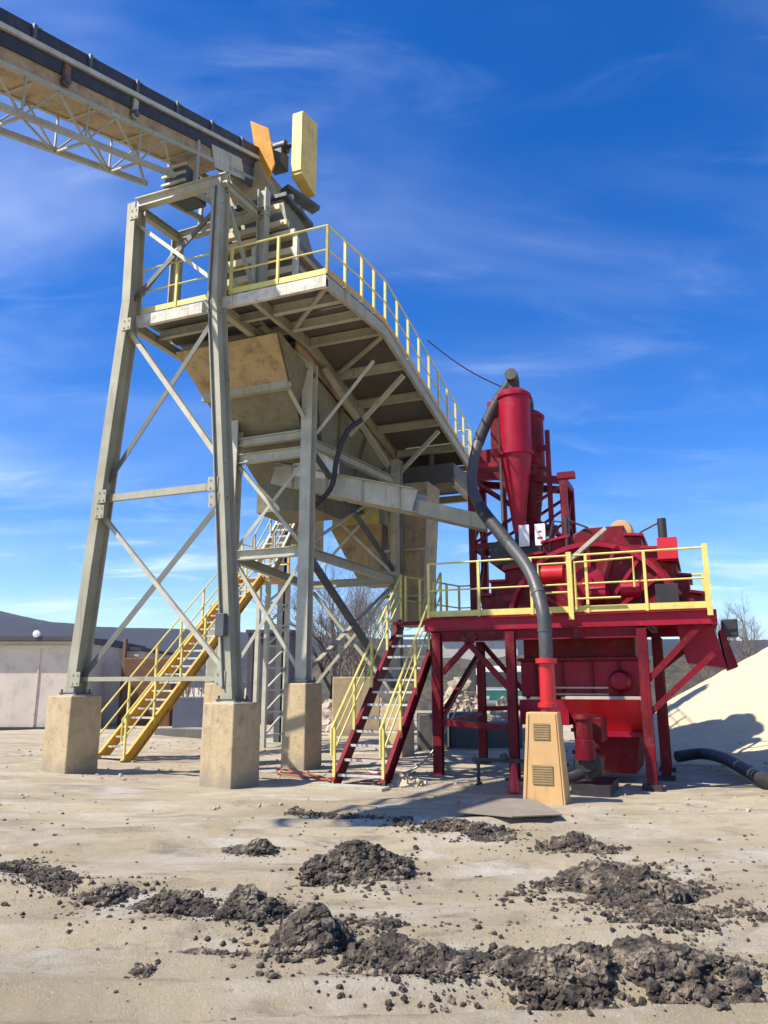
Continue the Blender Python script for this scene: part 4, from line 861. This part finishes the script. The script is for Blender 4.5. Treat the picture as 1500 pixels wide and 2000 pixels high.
# end discharge lip on the right
rc = empty('end_chute', P(3.2, -8.4, 1.9), 'crimson end chute box hanging off the right end of the deck', 'chute')
MB().hexa([P(3.0, -8.0, 2.05), P(4.3, -8.0, 2.05), P(4.3, -8.65, 1.95), P(3.0, -8.65, 1.95), P(3.0, -7.85, 2.78), P(4.3, -7.85, 2.78), P(4.3, -8.45, 2.78), P(3.0, -8.45, 2.78)]).build('box', red, rc, bevel=.015)
MB().hexa([P(2.98, -8.66, 1.92), P(4.32, -8.66, 1.92), P(4.32, -8.82, 1.98), P(2.98, -8.82, 1.98), P(2.98, -8.56, 2.6), P(4.32, -8.56, 2.6), P(4.32, -8.64, 2.62), P(2.98, -8.64, 2.62)]).build('flap', dred, rc)
MB().box(3.1, 3.6, -8.88, -8.62, 2.5, 2.8).build('vibrator', blackm, rc, bevel=.02)

# ochre tapered box in front
ob = empty('ochre_box', P(.15, -6.0, 0), 'tapered ochre sheet-metal box standing in front of the red riser pipe', 'guard box')
bt = -.02
MB().hexa([P(-.12, -6.30, bt), P(.36, -6.30, bt), P(.36, -5.68, bt), P(-.12, -5.68, bt), P(-.02, -6.22, 1.27), P(.26, -6.22, 1.27), P(.26, -5.76, 1.27), P(-.02, -5.76, 1.27)]).build('shell', tanbox, ob, bevel=.012)
def louv(z0, z1, hw):
    m = MB(); zc = z0
    while zc < z1:
        a_ = -.12+.1*zc/1.29-.012; m.bar(P(a_, -5.98-hw, zc), P(a_, -5.98+hw, zc), .012, .022, Z); zc += .034
    m.build('louvre', ochd, ob)
louv(.28, .52, .15); louv(.90, 1.12, .12)
for b_ in (-6.25, -5.72):
    MB().bar(P(-.125, b_*1.0+(.03 if b_ < -6 else -.03)*0, 0), P(-.03, b_+(.07 if b_ < -6 else -.07), 1.25), .02, .012, U).build('corner_trim', tanbox, ob)

# steel plate, little stand, hose, lying bits
p = [on(890, 1590, z=.03), on(1000, 1600, z=.03), on(1098, 1596, z=.03), on(1045, 1566, z=.03), on(960, 1562, z=.03)]
o = MB().prism([q+Z*(.02) for q in p], (0, 0, .015)).build('steel_plate', mat('dull_plate', (.26, .22, .165), (.2, .17, .13), .7, .1, 3, dirt=(.34, .28, .2))); tag(o, 'flat dull steel plate lying on the ground left of the ochre box', 'plate')
st = empty('pipe_stand', P(1.6, -4.75, 0), 'low dark pipe stand on the ground left of the ochre box', 'stand')
MB().bar(P(1.6, -4.45, .42), P(1.6, -5.35, .42), .06, .06, Z).build('top_bar', blackm, st)
for b_ in (-4.55, -5.2): MB().bar(P(1.6, b_, 0), P(1.6, b_, .39), .05, .05, U).build('leg', blackm, st); MB().bar(P(1.45, b_, .02), P(1.75, b_, .02), .05, .04, Z).build('foot', blackm, st)
MB().lathe(P(1.6, -5.0, .47), U, [(.02, -.06), (.07, -.05), (.07, .05), (.02, .06)], 12).build('clamp', blackm, st, smooth=40)
o = MB().tube(curve([P(3.0, -3.9, 1.5), P(2.9, -3.6, .9), P(2.6, -3.3, .35), P(2.4, -2.9, .06), P(2.3, -2.3, .05), P(2.9, -1.9, .05)]), .022, 6).build('ground_cable', lsteel, smooth=60); tag(o, 'pale cable drooping from the red deck to the ground behind the stairs', 'cable')
o = MB().tube(curve([on(560, 1505, z=.05), on(590, 1508, z=.06), on(640, 1522, z=.05), on(600, 1518, z=.05), on(545, 1510, z=.05), on(550, 1503, z=.05), on(620, 1515, z=.05), on(648, 1526, z=.05)], 8), .018, 6).build('coiled_hose', mat('orange_hose', (.42, .10, .04), (.3, .08, .04), .5), smooth=60); tag(o, 'thin orange hose coiled on the ground at the foot of the pier', 'hose')
o = MB().tube(curve([on(1322, 1478, z=.14), on(1370, 1472, z=.2), on(1410, 1480, z=.2), on(1450, 1500, z=.14), on(1486, 1520, z=.11), on(1540, 1535, z=.1)]), .12, 10).build('layflat_hose', rubber, smooth=60); tag(o, 'fat black hose lying on the ground towards the sand pile', 'hose')
o = MB().lathe(P(1.0, -5.3, .0), Z, [(.10, 0), (.10, .02), (.035, .42), (.03, .43)], 14).build('traffic_cone', bred, smooth=40); tag(o, 'small red cone tucked against the left side of the ochre box', 'cone')

# ------------------------------------------------------------------ behind: walls, rocks, truck, buildings
def blk(x0, x1, yb, yt, Y, dep, m_, name, label, cat, group=None, bevel=.03):
    """block whose front face stands at distance Y"""
    def X(px_): return (px_-750)/1500*(Y*math.cos(PITCH)-.37)
    def Zh(py_): return 1.65+Y*math.tan(PITCH+math.atan((1000-py_)/1500))
    zb_, zt_ = Zh(yb), Zh(yt)
    v_ = [(X(x0), Y, min(zb_, -.1)), (X(x1), Y, min(zb_, -.1)), (X(x1), Y+dep, min(zb_, -.1)), (X(x0), Y+dep, min(zb_, -.1)), (X(x0), Y, zt_), (X(x1), Y, zt_), (X(x1), Y+dep, zt_), (X(x0), Y+dep, zt_)]
    return tag(MB().hexa(v_).build(name, m_, bevel=bevel), label, cat, group)
cw = mat('shaded_concrete', (.13, .125, .115), (.10, .095, .085), .9, 0, 1.2, dirt=(.2, .17, .13), dsc=3, bump=.4, bsc=12, bdist=.02)  # dark grey carries the shadow side of the blocks in its colour
blk(818, 875, 1490, 1395, 21.2, 1.2, cw, 'concrete_block', 'grey concrete block behind the red staircase', 'block', 'grey concrete blocks behind the red deck')
blk(880, 945, 1482, 1392, 22.0, 1.2, cw, 'concrete_block', 'grey concrete block seen between the red legs, left of the truck', 'block', 'grey concrete blocks behind the red deck')
blk(948, 1022, 1480, 1412, 22.6, 1.2, cw, 'concrete_block', 'grey concrete block below the white truck', 'block', 'grey concrete blocks behind the red deck')
blk(648, 742, 1440, 1322, 27, 1.4, conc, 'stone_block', 'big pale tan block beyond the red staircase', 'block')
def rocks(name, cpx, w_, hgt, n_, label, Y, seed, smin=.08, smax=.35):
    global rng
    rng = np.random.RandomState(seed); X = (cpx-750)/1500*(Y*.975-.37); pos = []; sz = []
    for i in range(n_):
        r = rng.rand()**.6; t = rng.rand()*6.28; x, y = r*w_*math.cos(t), r*w_*.6*math.sin(t); h = hgt*max(0, 1-r)*(.85+.2*rng.rand()); pos.append((x, y, h)); sz.append(smin+(smax-smin)*rng.rand()**2)
    v, f = clods(np.array(pos), np.array(sz), (.8, 1.1))
    th = np.linspace(0, 2*math.pi, 25)[:-1]; cone = np.array([[0, 0, hgt*.9]]+[[w_*math.cos(t), w_*.6*math.sin(t), -.1] for t in th]); cf = np.array([[0, 1+i, 1+(i+1) % 24] for i in range(24)])
    o = np_mesh(name, np.concatenate([cone, v]), np.concatenate([cf, f+25]), rock, loc=(X, Y, 0)); return tag(o, label, 'rock heap', 'heaps of pale broken rock beyond the red deck')
rocks('rock_heap', 900, 1.25, 1.75, 600, 'pale rock heap seen between the left legs of the red deck', 29, 5)
rocks('rock_heap', 990, 1.5, 1.0, 600, 'lower pale rock heap directly under the white truck', 26, 6)
rocks('rock_heap', 690, 2.4, 1.5, 600, 'pale rock heap beyond the foot of the red staircase', 31, 8)
# fine sandy heap near stair foot
o = rocks('spilled_sand', 780, .55, .22, 60, 'small spill of pale sand right of the foot of the red stairs', 13.7, 9, .02, .05); o['category'] = 'sand'; del o['group']; o.data.materials.clear(); o.data.materials.append(sandm)

# truck
def truck():
    Y = 40.0; xc = (985-750)/1500*(Y*.975-.37); o = empty('white_truck', (xc, Y, 0), 'white truck cab parked beyond the red deck', 'truck')
    def bx(x0, x1, y0, y1, z0, z1, nm, m_, par, bev=.04):
        return MB().hexa([Vector((xc+x, Y+y, z)) for z in (z0, z1) for x, y in ((x0, y0), (x1, y0), (x1, y1), (x0, y1))]).build(nm, m_, par, bevel=bev)
    m = MB(); pf = [(-1.0, .7), (-1.0, 1.4), (-.75, 2.35), (-.6, 2.6), (.9, 2.65), (.9, .7)]
    c_ = bx(-1.15, 1.15, 0, 1.9, .75, 2.65, 'cab', whitep, o, .12)
    bx(-.95, .95, -.03, -.005, 1.6, 2.35, 'windscreen', glass, o, .0)
    bx(-.98, .98, -.05, -.006, .95, 1.45, 'grille', green, o, .01)
    for s_ in (-.85, .85): bx(s_-.14, s_+.14, -.09, -.052, .98, 1.16, 'headlight', galv, o, .02)
    bx(-1.2, 1.2, -.15, .05, .5, .74, 'bumper', dsteel, o, .03)
    bx(-1.2, 1.2, 2.0, 7.5, 1.0, 2.7, 'body', blackm, o, .03)
    for x in (-1.0, 1.0):
        for y in (.9, 5.2, 6.5): MB().lathe(Vector((xc+x-.14, Y+y, .5)), Vector((1, 0, 0)), [(.3, 0), (.5, .02), (.5, .26), (.3, .28)], 20).build('wheel', rubber, o, smooth=40)
    for s_ in (-1.3, 1.3): bx(s_-.08, s_+.08, .05, .15, 1.7, 2.2, 'mirror', blackm, o, .02)
truck()

# sheds on the left and behind
def shed(x0, x1, Y, dep, zt, rz, m_, label, ribs=.9, roof_over=.35):
    def X(px_): return (px_-750)/1500*(Y*.975-.37)
    X0, X1 = X(x0), X(x1); o = empty('shed', ((X0+X1)/2, Y, 0), label, 'shed')
    MB().hexa([Vector(p) for p in [(X0, Y, -.1), (X1, Y, -.1), (X1, Y+dep, -.1), (X0, Y+dep, -.1), (X0, Y, zt), (X1, Y, zt), (X1, Y+dep, zt), (X0, Y+dep, zt)]]).build('wall', m_, o)
    m = MB(); x = X0+.2
    while x < X1: m.bar(Vector((x, Y-.02, 0)), Vector((x, Y-.02, zt-.25)), .06, .035, Vector((0, 1, 0))); x += ribs
    m.bar(Vector((X0, Y-.04, zt-.2)), Vector((X1, Y-.04, zt-.2)), .06, .1, Z)
    m.build('rib', m_, o)
    MB().prism([(X0-.1, Y-roof_over, zt+.01), (X0-.1, Y-roof_over, zt+.16), (X0-.1, Y+dep/2, zt+rz), (X0-.1, Y+dep+roof_over, zt+.22), (X0-.1, Y+dep+roof_over, zt+.01)], (X1-X0+.2, 0, 0)).build('roof', roofm, o)
    MB().hexa([Vector(p) for p in [(X0-.05, Y-.12, -.1), (X1+.05, Y-.12, -.1), (X1+.05, Y-.02, -.1), (X0-.05, Y-.02, -.1), (X0-.05, Y-.12, .22), (X1+.05, Y-.12, .22), (X1+.05, Y-.02, .22), (X0-.05, Y-.02, .22)]]).build('plinth', blackm, o)
    return o
s1 = shed(-260, 128, 28.5, 8, 3.25, .28, wall, 'long cream shed with a dark roof at the left edge', 1.9)
MB().lathe(Vector((-12.6, 28.25, 3.5)), Vector((0, -1, 0)), [(.04, 0), (.12, .03), (.13, .14), (.04, .16)], 14).build('lamp', whitep, s1, smooth=40)
s2 = shed(135, 262, 34, 7, 3.15, .12, wall, 'lower cream shed just right of the tower left pier', .9, .1)
s3 = shed(860, 1015, 95, 12, 7.2, .8, wall, 'far pale building seen under the red deck', 2.0)
s4 = shed(478, 560, 34, 5, 3.9, .3, mat('dark_cladding', (.10, .09, .095), (.07, .06, .06), .8, 0, 1), 'dark clad hut behind the nearest tower leg', .6, .1)
# rusty bins beyond the yellow stairs
rb = blk(232, 330, 1420, 1285, 31, 1.5, rust, 'rusty_bin', 'dark rusty bin behind the yellow staircase', 'bin')
MB().bar(Vector((-10.4, 31.3, 0)), Vector((-10.4, 31.3, 3.5)), .12, .12, U).build('upright', rust, rb)
blk(335, 400, 1412, 1362, 30, 1.5, mat('blue_grey', (.10, .11, .15), (.07, .08, .11), .7), 'skip', 'low blue-grey skip seen under the yellow stairs', 'skip')
o = MB().hexa([Vector(p) for p in [(-7.2, 25.0, 0), (-4.3, 24.2, 0), (-4.2, 24.6, 0), (-7.1, 25.4, 0), (-7.2, 25.0, .35), (-4.3, 24.2, .35), (-4.2, 24.6, .35), (-7.1, 25.4, .35)]]).build('timber_beam', cw, bevel=.02); tag(o, 'long grey kerb beam lying under the yellow stairs', 'beam')
blk(395, 440, 1400, 1180, 26, .4, lsteel, 'steel_column', 'pale steel column standing behind the nearest tower leg', 'column')

# ------------------------------------------------------------------ bare trees
def tree_mesh(seed, H=9.0):
    rd = random.Random(seed); br = MB(); tk_ = MB()
    def grow(p, d, ln, r, dep):
        n_ = 3; pts = [p]; q = p.copy(); dd = d.copy()
        for i in range(n_):
            dd = (dd+Vector((rd.uniform(-.16, .16), rd.uniform(-.16, .16), rd.uniform(-.02, .12)))).normalized(); q = q+dd*ln/n_; pts.append(q.copy())
        rs_ = [r*(1-.45*i/n_) for i in range(n_+1)]
        (tk_ if dep == 0 else br).tube(pts, rs_, 6 if dep < 2 else 3, cap=False)
        if dep >= 5: return
        for i in range(rd.choice((3, 4)) if dep < 3 else 3):
            t = rd.uniform(.35, 1.0); k = min(int(t*n_), n_-1); s_ = pts[k].lerp(pts[k+1], t*n_-k)
            ax = Vector((rd.uniform(-1, 1), rd.uniform(-1, 1), rd.uniform(-.2, .5))).normalized()
            nd_ = (dd*rd.uniform(.5, 1.0)+ax*.75).normalized(); grow(s_, nd_, ln*rd.uniform(.55, .78), rs_[k]*.6, dep+1)
        grow(pts[-1], dd, ln*.72, rs_[-1]*.85, dep+1)
    grow(Vector((0, 0, -.2)), Z.copy(), H*.33, H*.020, 0)
    return tk_, br
protos = []
for k in range(3):
    tk_, br = tree_mesh(30+k)
    me1 = bpy.data.meshes.new('trunk'); me1.from_pydata(tk_.v, [], tk_.f); me1.materials.append(bark)
    me2 = bpy.data.meshes.new('crown'); me2.from_pydata(br.v, [], br.f); me2.materials.append(bark); protos.append((me1, me2))
sp = [(648, 38, 1.03, 'leftmost bare tree behind the tower frame'), (668, 52, 1.08, 'bare tree between tower column and chute, second from left'), (690, 44, 0.99, 'bare tree beneath the tan chute'), (712, 60, 1.12, 'tall bare tree behind the top of the red stairs'), (735, 47, 0.85, 'short bare tree left of the red staircase'), (655, 70, 1.08, 'far bare tree showing right of the tall pale column'), (760, 66, 0.99, 'far bare tree hidden by the red stair handrail'),
      (540, 62, 0.81, 'small bare tree between the two front tower columns'),
      (1352, 62, 0.59, 'bare tree above the end chute at the right'), (1395, 55, 0.63, 'bare tree just right of the yellow corner post'), (1432, 60, 0.79, 'taller bare tree right of the red deck'), (1462, 50, 0.66, 'bare tree with wide fork above the sand pile'), (1490, 57, 0.76, 'rightmost bare tree at the photo edge'), (1415, 72, 0.73, 'far bare tree between the right-hand ones'), (1478, 75, 0.86, 'far tall bare tree above the sand slope'),
      (1340, 46, 0.33, 'low bare shrub tree beside the red right leg'), (1375, 44, 0.30, 'low bare shrub below the end chute')]
for i, (px_, Y, s_, lb) in enumerate(sp):
    X = (px_-750)/1500*(Y*.975-.37); zg = 0 if px_ < 900 else float(-.5+4.3*ss((Y-52)/14)*ss((X+15)/11)) if Y > 52 else 0
    if px_ < 900 and Y > 52: zg = float(-.5+4.3*ss(np.array((Y-52)/14))*ss(np.array((X+15)/11)))
    o = empty('bare_tree', (X, Y, max(zg, 0)-.1), 'leafless '+lb, 'tree', 'leafless trees along the back of the yard'); o.rotation_euler.z = i*1.3; o.scale = (s_, s_, s_)
    for nm, me in zip(('trunk', 'crown'), protos[i % 3]): c = bpy.data.objects.new(nm, me); col.objects.link(c); c.parent = o
# far wood that reads as one mass
rd = random.Random(5); m = MB()
for i in range(900):
    x = rd.uniform(-60, 150); y = rd.uniform(112, 190); h = rd.uniform(3.5, 7.5); b0 = Vector((x, y, -1)); 
    m.tube([b0, b0+Vector((rd.uniform(-.4, .4), 0, h))], [.14, .03], 3, cap=False)
    for k in range(6):
        s_ = b0+Z*(h*rd.uniform(.35, .9)); m.tube([s_, s_+Vector((rd.uniform(-1.8, 1.8), rd.uniform(-1, 1), rd.uniform(.8, 2.2)))], [.06, .015], 3, cap=False)
tag(m.build('distant_wood', bark), 'grey leafless wood far behind the yard', 'wood', kind='stuff')

# ------------------------------------------------------------------ air: far hills fade to blue
hm = bpy.data.materials.new('haze_air'); hm.use_nodes = True; t = hm.node_tree
for n_ in list(t.nodes): t.nodes.remove(n_)
mo_ = t.nodes.new('ShaderNodeOutputMaterial'); pv = t.nodes.new('ShaderNodeVolumePrincipled'); pv.inputs['Density'].default_value = .00008; pv.inputs['Color'].default_value = (.80, .88, 1, 1); pv.inputs['Anisotropy'].default_value = 0.2
t.links.new(pv.outputs[0], mo_.inputs['Volume'])
tag(MB().hexa([Vector((x, y, z)) for z in (-12, 190) for x, y in ((-3200, -100), (3200, -100), (3200, 4200), (-3200, 4200))]).build('haze', hm), 'thin blue air in front of the far wooded hill', 'haze', kind='stuff')
